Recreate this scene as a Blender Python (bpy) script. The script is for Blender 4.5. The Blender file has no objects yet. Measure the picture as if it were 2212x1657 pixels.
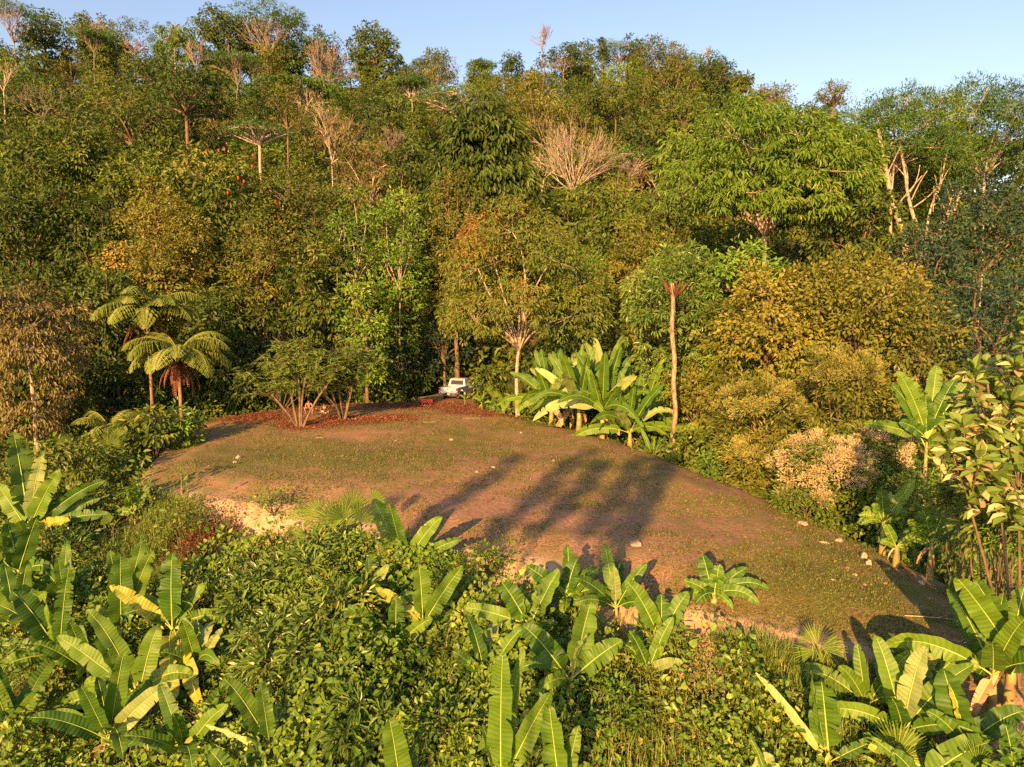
import bpy, bmesh, math, random
import numpy as np
from mathutils import Vector

R = math.radians
C = bpy.context.scene.collection
scn = bpy.context.scene
rnd = random.Random(11)

# ------------------------------------------------------------------ camera, sky, sun, exposure
PITCH = 5.94
CAMZ = 8.0
cam = bpy.data.cameras.new("camera")
cam.lens = 24.0; cam.sensor_width = 36.0; cam.clip_end = 4000; cam.clip_start = 0.3
co = bpy.data.objects.new("camera", cam); C.objects.link(co)
co.location = (0, 0, CAMZ); co.rotation_euler = (R(90 - PITCH), 0, 0)
scn.camera = co

SUN_EL, SUN_AZ = 17.0, 19.0           # light travels towards +Y, turned 16.8 deg to the right
w = bpy.data.worlds.new("World"); scn.world = w; w.use_nodes = True
nt = w.node_tree; bg = nt.nodes["Background"]
sky = nt.nodes.new("ShaderNodeTexSky"); sky.sky_type = 'NISHITA'; sky.sun_disc = False
sky.sun_elevation = R(SUN_EL); sky.sun_rotation = R(180 + SUN_AZ)
sky.air_density = 1.0; sky.dust_density = 1.2; sky.ozone_density = 1.6; sky.altitude = 200
hz = nt.nodes.new("ShaderNodeMix"); hz.data_type = 'RGBA'; hz.blend_type = 'MULTIPLY'; hz.inputs[0].default_value = 1   # warm evening air
hz.inputs[7].default_value = (1.20, 1.0, 0.92, 1); nt.links.new(sky.outputs[0], hz.inputs[6]); nt.links.new(hz.outputs[2], bg.inputs[0]); bg.inputs[1].default_value = 0.098
sl = bpy.data.lights.new("sun", 'SUN'); sl.energy = 5.0; sl.angle = R(0.5); sl.color = (1.0, 0.55, 0.19)
so = bpy.data.objects.new("sun", sl); C.objects.link(so)
sd = Vector((math.sin(R(SUN_AZ)) * math.cos(R(SUN_EL)), math.cos(R(SUN_AZ)) * math.cos(R(SUN_EL)), -math.sin(R(SUN_EL))))
so.rotation_euler = sd.to_track_quat('-Z', 'Y').to_euler(); so.location = (-30, -60, 40)
scn.view_settings.view_transform = 'Standard'; scn.view_settings.look = 'None'
scn.view_settings.gamma = 1; scn.view_settings.exposure = 1.45
scn.render.engine = 'CYCLES'
scn.cycles.max_bounces = 5; scn.cycles.diffuse_bounces = 1; scn.cycles.transmission_bounces = 3
scn.cycles.glossy_bounces = 2; scn.cycles.transparent_max_bounces = 4
scn.cycles.use_denoising = False

# ------------------------------------------------------------------ picture <-> place helpers
FD, CX, CY = 1474.0, 1105.5, 828.5
CP_, SP_ = math.cos(R(PITCH)), math.sin(R(PITCH))
CAM = np.array([0, 0, CAMZ])
def ray(dx, dy):
    x = (dx - CX) / FD; z = -(dy - CY) / FD
    return np.array([x, CP_ + z * SP_, -SP_ + z * CP_])
def pt(dx, dy, Y):
    d = ray(dx, dy); return CAM + d * (Y / d[1])
def gnd(dx, dy, h=0.0):
    d = ray(dx, dy); return CAM + d * ((h - CAMZ) / d[2])
def unit(v): 
    v = np.asarray(v, float); return v / (np.linalg.norm(v, axis=-1, keepdims=True) + 1e-9)

# ------------------------------------------------------------------ smooth value noise
_P = np.random.default_rng(5).random((64, 64))
def vnoise(x, y, s, o=0):
    x = np.asarray(x, float) / s + 17.3 * o + 100; y = np.asarray(y, float) / s + 9.1 * o + 100
    xi = np.floor(x).astype(int); yi = np.floor(y).astype(int); fx = x - xi; fy = y - yi
    fx = fx * fx * (3 - 2 * fx); fy = fy * fy * (3 - 2 * fy)
    g = lambda a, b: _P[a % 64, b % 64]
    return (g(xi, yi) * (1 - fx) + g(xi + 1, yi) * fx) * (1 - fy) + (g(xi, yi + 1) * (1 - fx) + g(xi + 1, yi + 1) * fx) * fy

# ------------------------------------------------------------------ the terrain
EDGE = [(300, 1030), (330, 985), (375, 945), (400, 905), (560, 882), (700, 872), (800, 866), (900, 862), (908, 842), (1015, 840), (1035, 868), (1080, 884), (1180, 905),
        (1300, 930), (1400, 965), (1500, 1003), (1600, 1040), (1700, 1085), (1850, 1150), (1960, 1198), (2080, 1258), (2260, 1350),
        (2330, 1420), (2240, 1490), (2120, 1455), (2030, 1405), (1900, 1372), (1750, 1345), (1620, 1312), (1400, 1272), (1300, 1235), (1150, 1192),
        (1000, 1160), (900, 1148), (760, 1092), (640, 1072), (500, 1060), (400, 1045)]
POLY = np.array([gnd(a, b)[:2] for a, b in EDGE])
def sdist(x, y):
    x = np.asarray(x, float); y = np.asarray(y, float)
    sh = x.shape; x = x.ravel(); y = y.ravel()
    best = np.full(x.shape, 1e9); inside = np.zeros(x.shape, bool)
    n = len(POLY)
    for i in range(n):
        a = POLY[i]; b = POLY[(i + 1) % n]; e = b - a
        t = np.clip(((x - a[0]) * e[0] + (y - a[1]) * e[1]) / (e @ e), 0, 1)
        d = np.hypot(x - a[0] - t * e[0], y - a[1] - t * e[1]); best = np.minimum(best, d)
        c = ((a[1] > y) != (b[1] > y)) & (x < (b[0] - a[0]) * (y - a[1]) / (b[1] - a[1] + 1e-12) + a[0])
        inside ^= c
    return np.where(inside, -best, best).reshape(sh)
_HX = [-200, 0, 300, 580, 800, 1000, 1120, 1250, 1480, 1600, 1700, 1900, 2211, 2500]
_HZ = [73, 70, 69, 70, 69, 66, 66, 67, 68, 58, 49, 38, 30, 20]
def smooth(a, b, x):
    t = np.clip((np.asarray(x, float) - a) / (b - a), 0, 1); return t * t * (3 - 2 * t)
def terrain(x, y):
    x = np.asarray(x, float); y = np.asarray(y, float)
    d = sdist(x, y)
    zin = 0.25 * (vnoise(x, y, 6, 1) - .5) + 0.10 * (vnoise(x, y, 1.7, 2) - .5) - 0.35 * (1 - smooth(0, 2.5, -d))
    fl = -9 + 7.0 * smooth(30, 56, y)
    fl = np.maximum(fl, -9 + 6.6 * smooth(3, 12, x) * smooth(12, 22, y))
    dd = np.maximum(d, 0)
    bank = 0.75 * smooth(0, 0.9, dd) * (0.6 + 0.8 * vnoise(x, y, 2.2, 4))
    zout = np.maximum(-0.35 - bank - 0.42 * dd, fl) + 0.5 * (vnoise(x, y, 4, 3) - .5) * smooth(0, 3, dd)
    z = np.where(d < 0, zin, zout)
    u = x / np.maximum(y, 20)
    H = np.interp(u * FD + CX, _HX, _HZ)
    s = np.clip((y - 70) / 120, 0, 1)
    h = H * s ** 1.05 * (1 - np.clip((y - 196) / 160, 0, 1) ** 2) + 3.5 * (vnoise(x, y, 22, 5) - .5) * smooth(75, 110, y)
    h = np.where(y > 70, h - 2.0, -99)
    z = np.maximum(z, h)
    z = z + 6.0 * smooth(48, 90, x) * smooth(35, 60, y)
    return z
def tz(x, y): return float(terrain(np.array([x]), np.array([y]))[0])
_Ys = np.concatenate([np.arange(5, 70, .25), np.arange(70, 240, 1.0)])
def hit(dx, dy, h=0.0):
    d = ray(dx, dy); t = _Ys / d[1]
    P = CAM[None] + d[None] * t[:, None]
    below = P[:, 2] < terrain(P[:, 0], P[:, 1]) + h
    i = int(np.argmax(below)) if below.any() else len(_Ys) - 1
    return P[i]

# ------------------------------------------------------------------ mesh helpers
class Geo:
    def __init__(s): s.v = []; s.f = []; s.t = []; s.m = []; s.uv = []; s.n = 0
    def add(s, V, F, tint=0.5, mat=0, uv=None):
        V = np.asarray(V, float).reshape(-1, 3); F = np.asarray(F, int)
        if F.ndim == 1: F = F[None]
        s.v.append(V); s.f.append(F + s.n); s.n += len(V)
        s.t.append(np.broadcast_to(np.asarray(tint, float), (len(F),)).copy())
        s.m.append(np.full(len(F), mat, int))
        s.uv.append(np.zeros((len(V), 2)) if uv is None else np.asarray(uv, float))
    def mesh(s, name, mats, smooth=False, uvs=False):
        me = bpy.data.meshes.new(name)
        if not s.v:
            return me
        V = np.concatenate(s.v); me.vertices.add(len(V)); me.vertices.foreach_set('co', V.ravel())
        lt = np.concatenate([np.full(len(f), f.shape[1]) for f in s.f]); lv = np.concatenate([f.ravel() for f in s.f])
        ls = np.concatenate([[0], np.cumsum(lt)[:-1]])
        me.loops.add(len(lv)); me.loops.foreach_set('vertex_index', lv.astype(np.int32))
        me.polygons.add(len(lt)); me.polygons.foreach_set('loop_start', ls.astype(np.int32)); me.polygons.foreach_set('loop_total', lt.astype(np.int32))
        me.polygons.foreach_set('material_index', np.concatenate(s.m).astype(np.int32))
        me.polygons.foreach_set('use_smooth', np.full(len(lt), smooth))
        at = me.attributes.new('tint', 'FLOAT', 'FACE'); at.data.foreach_set('value', np.concatenate(s.t).astype(np.float32))
        if uvs:
            ul = me.uv_layers.new(name='uv'); ul.data.foreach_set('uv', np.concatenate(s.uv)[lv].astype(np.float32).ravel())
        for m in (mats if isinstance(mats, (list, tuple)) else [mats]): me.materials.append(m)
        me.update(calc_edges=True); me.validate()
        return me

def obj(name, mesh, parent=None, loc=None, rz=0, sc=None):
    o = bpy.data.objects.new(name, mesh); C.objects.link(o)
    if parent is not None: o.parent = parent
    if loc is not None: o.location = tuple(float(v) for v in loc)
    if rz: o.rotation_euler = (0, 0, rz)
    if sc is not None: o.scale = sc if isinstance(sc, (tuple, list)) else (sc, sc, sc)
    return o
def tag(o, label=None, cat=None, group=None, kind=None):
    if label: o['label'] = label
    if cat: o['category'] = cat
    if group: o['group'] = group
    if kind: o['kind'] = kind
    return o
def thing(name, label, cat, loc, rz=0, group=None):
    return tag(obj(name, None, None, loc, rz), label, cat, group)

# leaf templates: x across, y along, z up
T_Q = (np.array([[0, 0, 0], [-.5, .5, .12], [0, 1, -.05], [.5, .5, .12]]), np.array([[0, 3, 2, 1]]))
T_O = (np.array([[0, 0, 0], [-.42, .28, .1], [-.40, .66, .07], [0, 1, -.12], [.40, .66, .07], [.42, .28, .1]]), np.array([[0, 3, 2, 1], [0, 5, 4, 3]]))
T_H = (np.array([[0, .08, 0], [-.52, .12, .06], [-.40, .62, .07], [0, 1, -.15], [.40, .62, .07], [.52, .12, .06]]), np.array([[0, 3, 2, 1], [0, 5, 4, 3]]))
T_B = (np.array([[-.5, 0, 0], [.5, 0, 0], [.35, .55, .0], [-.35, .55, .0], [0, 1, -.25]]), None)
def scatter(g, T, P, A, N, L, Wd, tint, mat=0):
    A = unit(A); X = unit(np.cross(A, N)); Nn = np.cross(X, A)
    tv, tf = T; n = len(P); k = len(tv)
    L = np.broadcast_to(L, (n,)); Wd = np.broadcast_to(Wd, (n,))
    V = P[:, None] + tv[None, :, 0:1] * Wd[:, None, None] * X[:, None] + tv[None, :, 1:2] * L[:, None, None] * A[:, None] + tv[None, :, 2:3] * L[:, None, None] * Nn[:, None]
    F = tf[None] + (np.arange(n) * k)[:, None, None]
    g.add(V.reshape(-1, 3), F.reshape(-1, tf.shape[1]), np.repeat(np.broadcast_to(tint, (n,)), len(tf)), mat)
def tube(g, pts, rad, sides=5, tint=.5, mat=0):
    pts = np.asarray(pts, float); n = len(pts); rad = np.broadcast_to(np.asarray(rad, float), (n,))
    tg = unit(np.gradient(pts, axis=0)); ref = np.array([0, 0, 1.]) if abs(tg[0, 2]) < .9 else np.array([1., 0, 0])
    a = unit(np.cross(tg, ref)); b = np.cross(tg, a)
    th = np.arange(sides) * 2 * np.pi / sides
    V = pts[:, None] + rad[:, None, None] * (np.cos(th)[None, :, None] * a[:, None] + np.sin(th)[None, :, None] * b[:, None])
    i = np.arange(n - 1)[:, None] * sides; j = np.arange(sides)[None]; j2 = (j + 1) % sides
    F = np.stack([i + j, i + j2, i + j2 + sides, i + j + sides], -1).reshape(-1, 4)
    g.add(V.reshape(-1, 3), F, tint, mat)
    cap = np.arange(sides)
    g.f.append((cap[None] + (n - 1) * sides) + g.n - n * sides); g.t.append(np.array([tint if np.isscalar(tint) else .5])); g.m.append(np.array([mat]))
    # caps reuse vertices already stored
def curve(a, b, bulge, n=6):
    a = np.asarray(a, float); b = np.asarray(b, float); t = np.linspace(0, 1, n)[:, None]
    return a + (b - a) * t + np.asarray(bulge, float) * 4 * t * (1 - t)
def box(g, x0, x1, y0, y1, z0, z1, tint=.5, mat=0):
    V = [(x, y, z) for z in (z0, z1) for y in (y0, y1) for x in (x0, x1)]
    F = [(0, 2, 3, 1), (4, 5, 7, 6), (0, 1, 5, 4), (2, 6, 7, 3), (0, 4, 6, 2), (1, 3, 7, 5)]
    g.add(V, F, tint, mat)

# ------------------------------------------------------------------ materials
def newmat(name):
    m = bpy.data.materials.new(name); m.use_nodes = True; t = m.node_tree
    return m, t, t.nodes, t.links, t.nodes['Principled BSDF'], t.nodes['Material Output']
def ramp(N, stops):
    r = N.new('ShaderNodeValToRGB'); e = r.color_ramp.elements
    while len(e) < len(stops): e.new(.5)
    for k, (p, c) in enumerate(stops):
        e[k].position = p; e[k].color = (*c, 1)
    return r
def leafmat(name, a, b, c=None, rough=.5, trans=.15, spec=.25, gain=1.3):
    m, t, N, L, P, out = newmat(name)
    at = N.new('ShaderNodeAttribute'); at.attribute_name = 'tint'
    oi = N.new('ShaderNodeObjectInfo')
    ma = N.new('ShaderNodeMath'); ma.operation = 'MULTIPLY_ADD'; L.new(oi.outputs['Random'], ma.inputs[0]); ma.inputs[1].default_value = .34; ma.inputs[2].default_value = -.18
    ad = N.new('ShaderNodeMath'); ad.operation = 'ADD'; L.new(at.outputs['Fac'], ad.inputs[0]); L.new(ma.outputs[0], ad.inputs[1])
    g = lambda q: tuple(min(1, v * gain) for v in q)
    st = [(0.0, g(a)), (0.75, g(b))] + ([(.93, g(c))] if c else [])
    r = ramp(N, st); L.new(ad.outputs[0], r.inputs[0])
    L.new(r.outputs[0], P.inputs['Base Color']); P.inputs['Roughness'].default_value = rough
    P.inputs['Specular IOR Level'].default_value = spec
    tr = N.new('ShaderNodeBsdfTranslucent')
    mx = N.new('ShaderNodeMix'); mx.data_type = 'RGBA'; mx.blend_type = 'MULTIPLY'; mx.inputs[0].default_value = 1
    L.new(r.outputs[0], mx.inputs[6]); mx.inputs[7].default_value = (1.7, 1.7, .8, 1); L.new(mx.outputs[2], tr.inputs[0])
    ms = N.new('ShaderNodeMixShader'); ms.inputs[0].default_value = trans
    L.new(P.outputs[0], ms.inputs[1]); L.new(tr.outputs[0], ms.inputs[2]); L.new(ms.outputs[0], out.inputs[0])
    return m
def plain(name, col, rough=.6, metal=0, noise=0, scale=6, spec=.4, col2=None):
    m, t, N, L, P, out = newmat(name)
    P.inputs['Roughness'].default_value = rough; P.inputs['Metallic'].default_value = metal; P.inputs['Specular IOR Level'].default_value = spec
    if noise or col2:
        tc = N.new('ShaderNodeTexCoord'); n = N.new('ShaderNodeTexNoise'); n.inputs['Scale'].default_value = scale; n.inputs['Detail'].default_value = 5
        L.new(tc.outputs['Object'], n.inputs['Vector'])
        c2 = col2 or tuple(v * (1 - noise) for v in col)
        r = ramp(N, [(.35, c2), (.65, col)]); L.new(n.outputs['Fac'], r.inputs[0]); L.new(r.outputs[0], P.inputs['Base Color'])
    else:
        P.inputs['Base Color'].default_value = (*col, 1)
    return m
def barkmat(name, a, b):
    m, t, N, L, P, out = newmat(name)
    tc = N.new('ShaderNodeTexCoord'); mp = N.new('ShaderNodeMapping'); mp.inputs['Scale'].default_value = (5, 5, 1.6)
    n = N.new('ShaderNodeTexNoise'); n.inputs['Scale'].default_value = 1.5; n.inputs['Detail'].default_value = 6
    L.new(tc.outputs['Object'], mp.inputs[0]); L.new(mp.outputs[0], n.inputs['Vector'])
    r = ramp(N, [(.35, a), (.62, b)]); L.new(n.outputs['Fac'], r.inputs[0]); L.new(r.outputs[0], P.inputs['Base Color'])
    bp = N.new('ShaderNodeBump'); bp.inputs['Strength'].default_value = .5; bp.inputs['Distance'].default_value = .05
    L.new(n.outputs['Fac'], bp.inputs['Height']); L.new(bp.outputs[0], P.inputs['Normal']); P.inputs['Roughness'].default_value = .85
    return m
M = {}
M['mid'] = leafmat('leaf_mid_green', (.034, .060, .009), (.102, .136, .016), (.16, .15, .03))
M['dark'] = leafmat('leaf_dark_green', (.022, .043, .009), (.066, .100, .014), (.09, .12, .02))
M['deep'] = leafmat('leaf_shade_blue_green', (.014, .034, .020), (.034, .066, .030), (.06, .09, .03))  # shade painted into the leaf colour, darker and bluer
M['olive'] = leafmat('leaf_olive', (.045, .065, .010), (.130, .135, .020), (.22, .17, .035))
M['bright'] = leafmat('leaf_bright_green', (.045, .095, .010), (.120, .205, .022), (.20, .23, .03))
M['rust'] = leafmat('leaf_rust', (.065, .060, .018), (.155, .130, .042), (.24, .17, .07))
M['redtip'] = leafmat('leaf_red_tips', (.035, .068, .012), (.115, .145, .020), (.25, .11, .035))
M['yellow'] = leafmat('leaf_yellow_olive', (.060, .078, .012), (.170, .160, .022), (.32, .19, .045))
M['feather'] = leafmat('leaf_feathery_green', (.028, .065, .010), (.080, .150, .018), (.13, .18, .02))
M['pinnate'] = leafmat('leaf_pinnate_green', (.035, .080, .010), (.110, .185, .022), (.20, .20, .03))
M['sapling'] = leafmat('sapling_leaflets', (.050, .090, .014), (.130, .175, .028), (.28, .22, .05))
M['fruit'] = plain('red_fruit', (.55, .05, .02), .4)
M['fern'] = leafmat('fern_green', (.055, .085, .012), (.145, .175, .026), (.22, .19, .04))
M['deadfern'] = leafmat('dead_fern_brown', (.07, .025, .015), (.16, .06, .03), trans=.05)
M['vine'] = leafmat('vine_leaf', (.045, .090, .010), (.150, .215, .022), (.38, .34, .05), rough=.42)
M['bigleaf2'] = leafmat('arrow_leaf', (.035, .085, .012), (.120, .190, .024), (.30, .28, .05), rough=.4)
M['lance'] = leafmat('lance_leaf', (.045, .092, .016), (.130, .195, .034), (.26, .25, .04), rough=.38, spec=.5)
M['weed'] = leafmat('weed_leaf', (.040, .075, .012), (.125, .165, .024), (.30, .16, .06))
M['reed'] = leafmat('reed_blade', (.055, .095, .014), (.160, .210, .035), (.34, .28, .09))
M['fan'] = leafmat('fan_palm_leaf', (.055, .105, .010), (.170, .235, .030), (.30, .32, .07), rough=.36, spec=.5)
M['bigleaf'] = leafmat('big_leaf', (.060, .115, .018), (.130, .180, .035), (.42, .30, .15), rough=.45)
M['flower'] = leafmat('pale_blossom', (.20, .17, .07), (.44, .34, .20), (.58, .44, .30), rough=.8, trans=.15, spec=.1)
M['bud'] = leafmat('yellow_blossom', (.13, .13, .035), (.27, .25, .07), (.36, .32, .10), rough=.8, trans=.15, spec=.1)
M['litter'] = leafmat('fallen_leaves', (.09, .032, .020), (.22, .085, .045), (.34, .19, .11), trans=.03, spec=.1, gain=1.0)
M['turf'] = leafmat('turf_blade', (.060, .075, .014), (.150, .150, .030), (.30, .18, .07), trans=.1, spec=.2)
M['bark'] = barkmat('brown_bark', (.07, .045, .03), (.19, .12, .07))
M['pale'] = barkmat('pale_bark', (.22, .16, .11), (.46, .36, .26))
M['twig'] = barkmat('pinkish_twigs', (.20, .13, .09), (.34, .24, .17))
M['fernbark'] = barkmat('fern_trunk', (.12, .06, .04), (.30, .17, .10))
M['farbark'] = barkmat('weathered_bark', (.13, .095, .07), (.27, .205, .15))
M['fernpale'] = barkmat('old_fern_trunk', (.12, .07, .04), (.42, .28, .17))
M['stem'] = plain('banana_stem', (.30, .30, .07), .5, noise=.5, scale=3, col2=(.20, .12, .05))
M['dead'] = leafmat('dry_banana_leaf', (.22, .12, .06), (.46, .28, .16), (.6, .4, .25), trans=.1)

def bananamat(name, dark, lite, edge):
    m, t, N, L, P, out = newmat(name)
    uv = N.new('ShaderNodeUVMap'); uv.uv_map = 'uv'
    sx = N.new('ShaderNodeSeparateXYZ'); L.new(uv.outputs[0], sx.inputs[0])
    w1 = N.new('ShaderNodeMath'); w1.operation = 'MULTIPLY'; L.new(sx.outputs[0], w1.inputs[0]); w1.inputs[1].default_value = 55
    av = N.new('ShaderNodeMath'); av.operation = 'ABSOLUTE'; L.new(sx.outputs[1], av.inputs[0])
    a2 = N.new('ShaderNodeMath'); a2.operation = 'MULTIPLY_ADD'; L.new(av.outputs[0], a2.inputs[0]); a2.inputs[1].default_value = -4; L.new(w1.outputs[0], a2.inputs[2])
    sn = N.new('ShaderNodeMath'); sn.operation = 'SINE'; L.new(a2.outputs[0], sn.inputs[0])
    at = N.new('ShaderNodeAttribute'); at.attribute_name = 'tint'
    tc = N.new('ShaderNodeTexCoord'); no = N.new('ShaderNodeTexNoise'); no.inputs['Scale'].default_value = 3.0; no.inputs['Detail'].default_value = 4
    L.new(tc.outputs['Object'], no.inputs['Vector'])
    s1 = N.new('ShaderNodeMath'); s1.operation = 'MULTIPLY_ADD'; L.new(sn.outputs[0], s1.inputs[0]); s1.inputs[1].default_value = .05; L.new(at.outputs['Fac'], s1.inputs[2])
    s2 = N.new('ShaderNodeMath'); s2.operation = 'MULTIPLY_ADD'; L.new(no.outputs['Fac'], s2.inputs[0]); s2.inputs[1].default_value = .5; L.new(s1.outputs[0], s2.inputs[2])
    s3 = N.new('ShaderNodeMath'); s3.operation = 'SUBTRACT'; L.new(s2.outputs[0], s3.inputs[0]); s3.inputs[1].default_value = .25
    r = ramp(N, [(.0, dark), (.72, lite), (1.0, (.42, .34, .04))]); L.new(s3.outputs[0], r.inputs[0])
    # dry brown margins where the noise is high
    n2 = N.new('ShaderNodeTexNoise'); n2.inputs['Scale'].default_value = 7; L.new(tc.outputs['Object'], n2.inputs['Vector'])
    e1 = N.new('ShaderNodeMath'); e1.operation = 'MULTIPLY_ADD'; L.new(n2.outputs['Fac'], e1.inputs[0]); e1.inputs[1].default_value = .5; L.new(av.outputs[0], e1.inputs[2])
    e2 = N.new('ShaderNodeMath'); e2.operation = 'MULTIPLY_ADD'; L.new(at.outputs['Fac'], e2.inputs[0]); e2.inputs[1].default_value = .28; L.new(e1.outputs[0], e2.inputs[2])
    er = ramp(N, [(.0, (0, 0, 0)), (.96, (0, 0, 0)), (1.0, (1, 1, 1))])
    e3 = N.new('ShaderNodeMath'); e3.operation = 'MULTIPLY'; L.new(e2.outputs[0], e3.inputs[0]); e3.inputs[1].default_value = .66
    L.new(e3.outputs[0], er.inputs[0])
    mx = N.new('ShaderNodeMix'); mx.data_type = 'RGBA'; L.new(er.outputs[0], mx.inputs[0]); L.new(r.outputs[0], mx.inputs[6]); mx.inputs[7].default_value = (*edge, 1)
    L.new(mx.outputs[2], P.inputs['Base Color']); P.inputs['Roughness'].default_value = .5; P.inputs['Specular IOR Level'].default_value = .3
    bp = N.new('ShaderNodeBump'); bp.inputs['Strength'].default_value = .35; bp.inputs['Distance'].default_value = .01
    L.new(sn.outputs[0], bp.inputs['Height']); L.new(bp.outputs[0], P.inputs['Normal'])
    tr = N.new('ShaderNodeBsdfTranslucent'); m2 = N.new('ShaderNodeMix'); m2.data_type = 'RGBA'; m2.blend_type = 'MULTIPLY'; m2.inputs[0].default_value = 1
    L.new(mx.outputs[2], m2.inputs[6]); m2.inputs[7].default_value = (1.8, 1.7, .6, 1); L.new(m2.outputs[2], tr.inputs[0])
    ms = N.new('ShaderNodeMixShader'); ms.inputs[0].default_value = .18
    L.new(P.outputs[0], ms.inputs[1]); L.new(tr.outputs[0], ms.inputs[2]); L.new(ms.outputs[0], out.inputs[0])
    return m
M['banana'] = bananamat('banana_leaf', (.028, .085, .008), (.130, .220, .016), (.36, .20, .09))
M['bananapale'] = bananamat('banana_leaf_underside', (.17, .23, .07), (.36, .42, .14), (.5, .35, .2))
M['rib'] = plain('leaf_midrib', (.34, .42, .08), .45)

# ground material: worn turf, reddish soil, sandy bank, litter, dark soil under the plants
def groundmat():
    m, t, N, L, P, out = newmat('ground_soil')
    tc = N.new('ShaderNodeTexCoord')
    def noise(s, d=6, ro=.6):
        n = N.new('ShaderNodeTexNoise'); n.inputs['Scale'].default_value = s; n.inputs['Detail'].default_value = d; n.inputs['Roughness'].default_value = ro
        L.new(tc.outputs['Object'], n.inputs['Vector']); return n
    n1 = noise(.16, 5); n2 = noise(1.3, 6); n3 = noise(9, 4); n4 = noise(30, 3)
    def mix(f, a, b):
        x = N.new('ShaderNodeMix'); x.data_type = 'RGBA'
        L.new(f, x.inputs[0])
        for s, v in ((6, a), (7, b)):
            if isinstance(v, tuple): x.inputs[s].default_value = (*v, 1)
            else: L.new(v, x.inputs[s])
        return x.outputs[2]
    def attr(nm):
        a = N.new('ShaderNodeAttribute'); a.attribute_name = nm; return a.outputs['Fac']
    soil = ramp(N, [(.3, (.22, .115, .065)), (.7, (.47, .27, .155))]); L.new(n3.outputs['Fac'], soil.inputs[0])
    turf = ramp(N, [(.3, (.095, .105, .026)), (.7, (.230, .205, .055))]); L.new(n4.outputs['Fac'], turf.inputs[0])
    ad = N.new('ShaderNodeMath'); ad.operation = 'MULTIPLY_ADD'; L.new(n1.outputs['Fac'], ad.inputs[0]); ad.inputs[1].default_value = .9
    L.new(n2.outputs['Fac'], ad.inputs[2])
    gr = N.new('ShaderNodeMath'); gr.operation = 'ADD'; L.new(ad.outputs[0], gr.inputs[0]); L.new(attr('grass'), gr.inputs[1])
    gf = ramp(N, [(0, (0, 0, 0)), (.38, (0, 0, 0)), (.60, (1, 1, 1))])
    hv = N.new('ShaderNodeMath'); hv.operation = 'MULTIPLY'; L.new(gr.outputs[0], hv.inputs[0]); hv.inputs[1].default_value = .5; L.new(hv.outputs[0], gf.inputs[0])
    c = mix(gf.outputs[0], soil.outputs[0], turf.outputs[0])
    lit = ramp(N, [(.3, (.10, .035, .022)), (.7, (.26, .11, .06))]); L.new(n3.outputs['Fac'], lit.inputs[0])
    c = mix(attr('litter'), c, lit.outputs[0])
    sand = ramp(N, [(.3, (.26, .16, .09)), (.7, (.50, .36, .22))]); L.new(n2.outputs['Fac'], sand.inputs[0])
    c = mix(attr('bank'), c, sand.outputs[0])
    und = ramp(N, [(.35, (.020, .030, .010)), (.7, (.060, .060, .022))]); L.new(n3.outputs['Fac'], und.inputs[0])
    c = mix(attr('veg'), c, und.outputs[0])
    L.new(c, P.inputs['Base Color']); P.inputs['Roughness'].default_value = .95; P.inputs['Specular IOR Level'].default_value = .1
    bp = N.new('ShaderNodeBump'); bp.inputs['Strength'].default_value = .55; bp.inputs['Distance'].default_value = .09
    L.new(n3.outputs['Fac'], bp.inputs['Height'])
    bp2 = N.new('ShaderNodeBump'); bp2.inputs['Strength'].default_value = .5; bp2.inputs['Distance'].default_value = .03
    L.new(n4.outputs['Fac'], bp2.inputs['Height']); L.new(bp.outputs[0], bp2.inputs['Normal']); L.new(bp2.outputs[0], P.inputs['Normal'])
    return m
M['ground'] = groundmat()

# ------------------------------------------------------------------ the ground sheet
xs = np.concatenate([[-1500, -900, -600, -450], np.arange(-330, -36, 6), np.arange(-36, 34, .35), np.arange(34, 330, 6), [450, 600, 900, 1500]])
ys = np.concatenate([[-600, -300, -150], np.arange(-80, 6, 4), np.arange(6, 68, .35), np.arange(68, 380, 4), [450, 600, 900, 1500, 2400]])
gx, gy = np.meshgrid(xs, ys)
gz = terrain(gx, gy)
nx, ny = len(xs), len(ys)
i = np.arange(ny - 1)[:, None] * nx + np.arange(nx - 1)[None]
g = Geo(); g.add(np.stack([gx, gy, gz], -1).reshape(-1, 3), np.stack([i, i + 1, i + 1 + nx, i + nx], -1).reshape(-1, 4))
me = g.mesh('ground', M['ground'], smooth=True)
sdv = sdist(gx, gy).ravel(); X, Y = gx.ravel(), gy.ravel()
front = 1 - smooth(30, 42, Y)
frontside = (terrain(X, Y - .6) < terrain(X, Y + .6) - .1)
bank = smooth(-.55, .0, sdv + .9 * (vnoise(X, Y, 1.3, 7) - .5)) * (1 - smooth(.9, 1.7, sdv)) * front * np.where(Y < 22 + (-X) * .45 + 5, 1, .0)
BS = [(400, 1050, 2.0), (520, 1068, 2.2), (610, 1075, 1.6), (1050, 1175, 1.4), (1130, 1198, 1.5), (1340, 1250, 1.3), (1395, 1272, 1.0), (1650, 1315, 1.2), (1700, 1328, .9), (1930, 1375, .9)]
def bankspot(x, y):
    b = np.zeros(np.shape(x))
    for (a_, b_, r_) in BS:
        q = gnd(a_, b_)[:2]; b = np.maximum(b, 1 - np.hypot(x - q[0], (y - q[1] + .4)) / r_)
    return smooth(.0, .35, b + .35 * (vnoise(x, y, .7, 19) - .5))
bank = np.maximum(bank, bankspot(X, Y) * smooth(-.7, -.1, sdv))
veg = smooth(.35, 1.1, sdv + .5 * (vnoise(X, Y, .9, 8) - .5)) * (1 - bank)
pl = lambda a, b: gnd(a, b)[:2]
lit = np.zeros(len(X))
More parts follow.
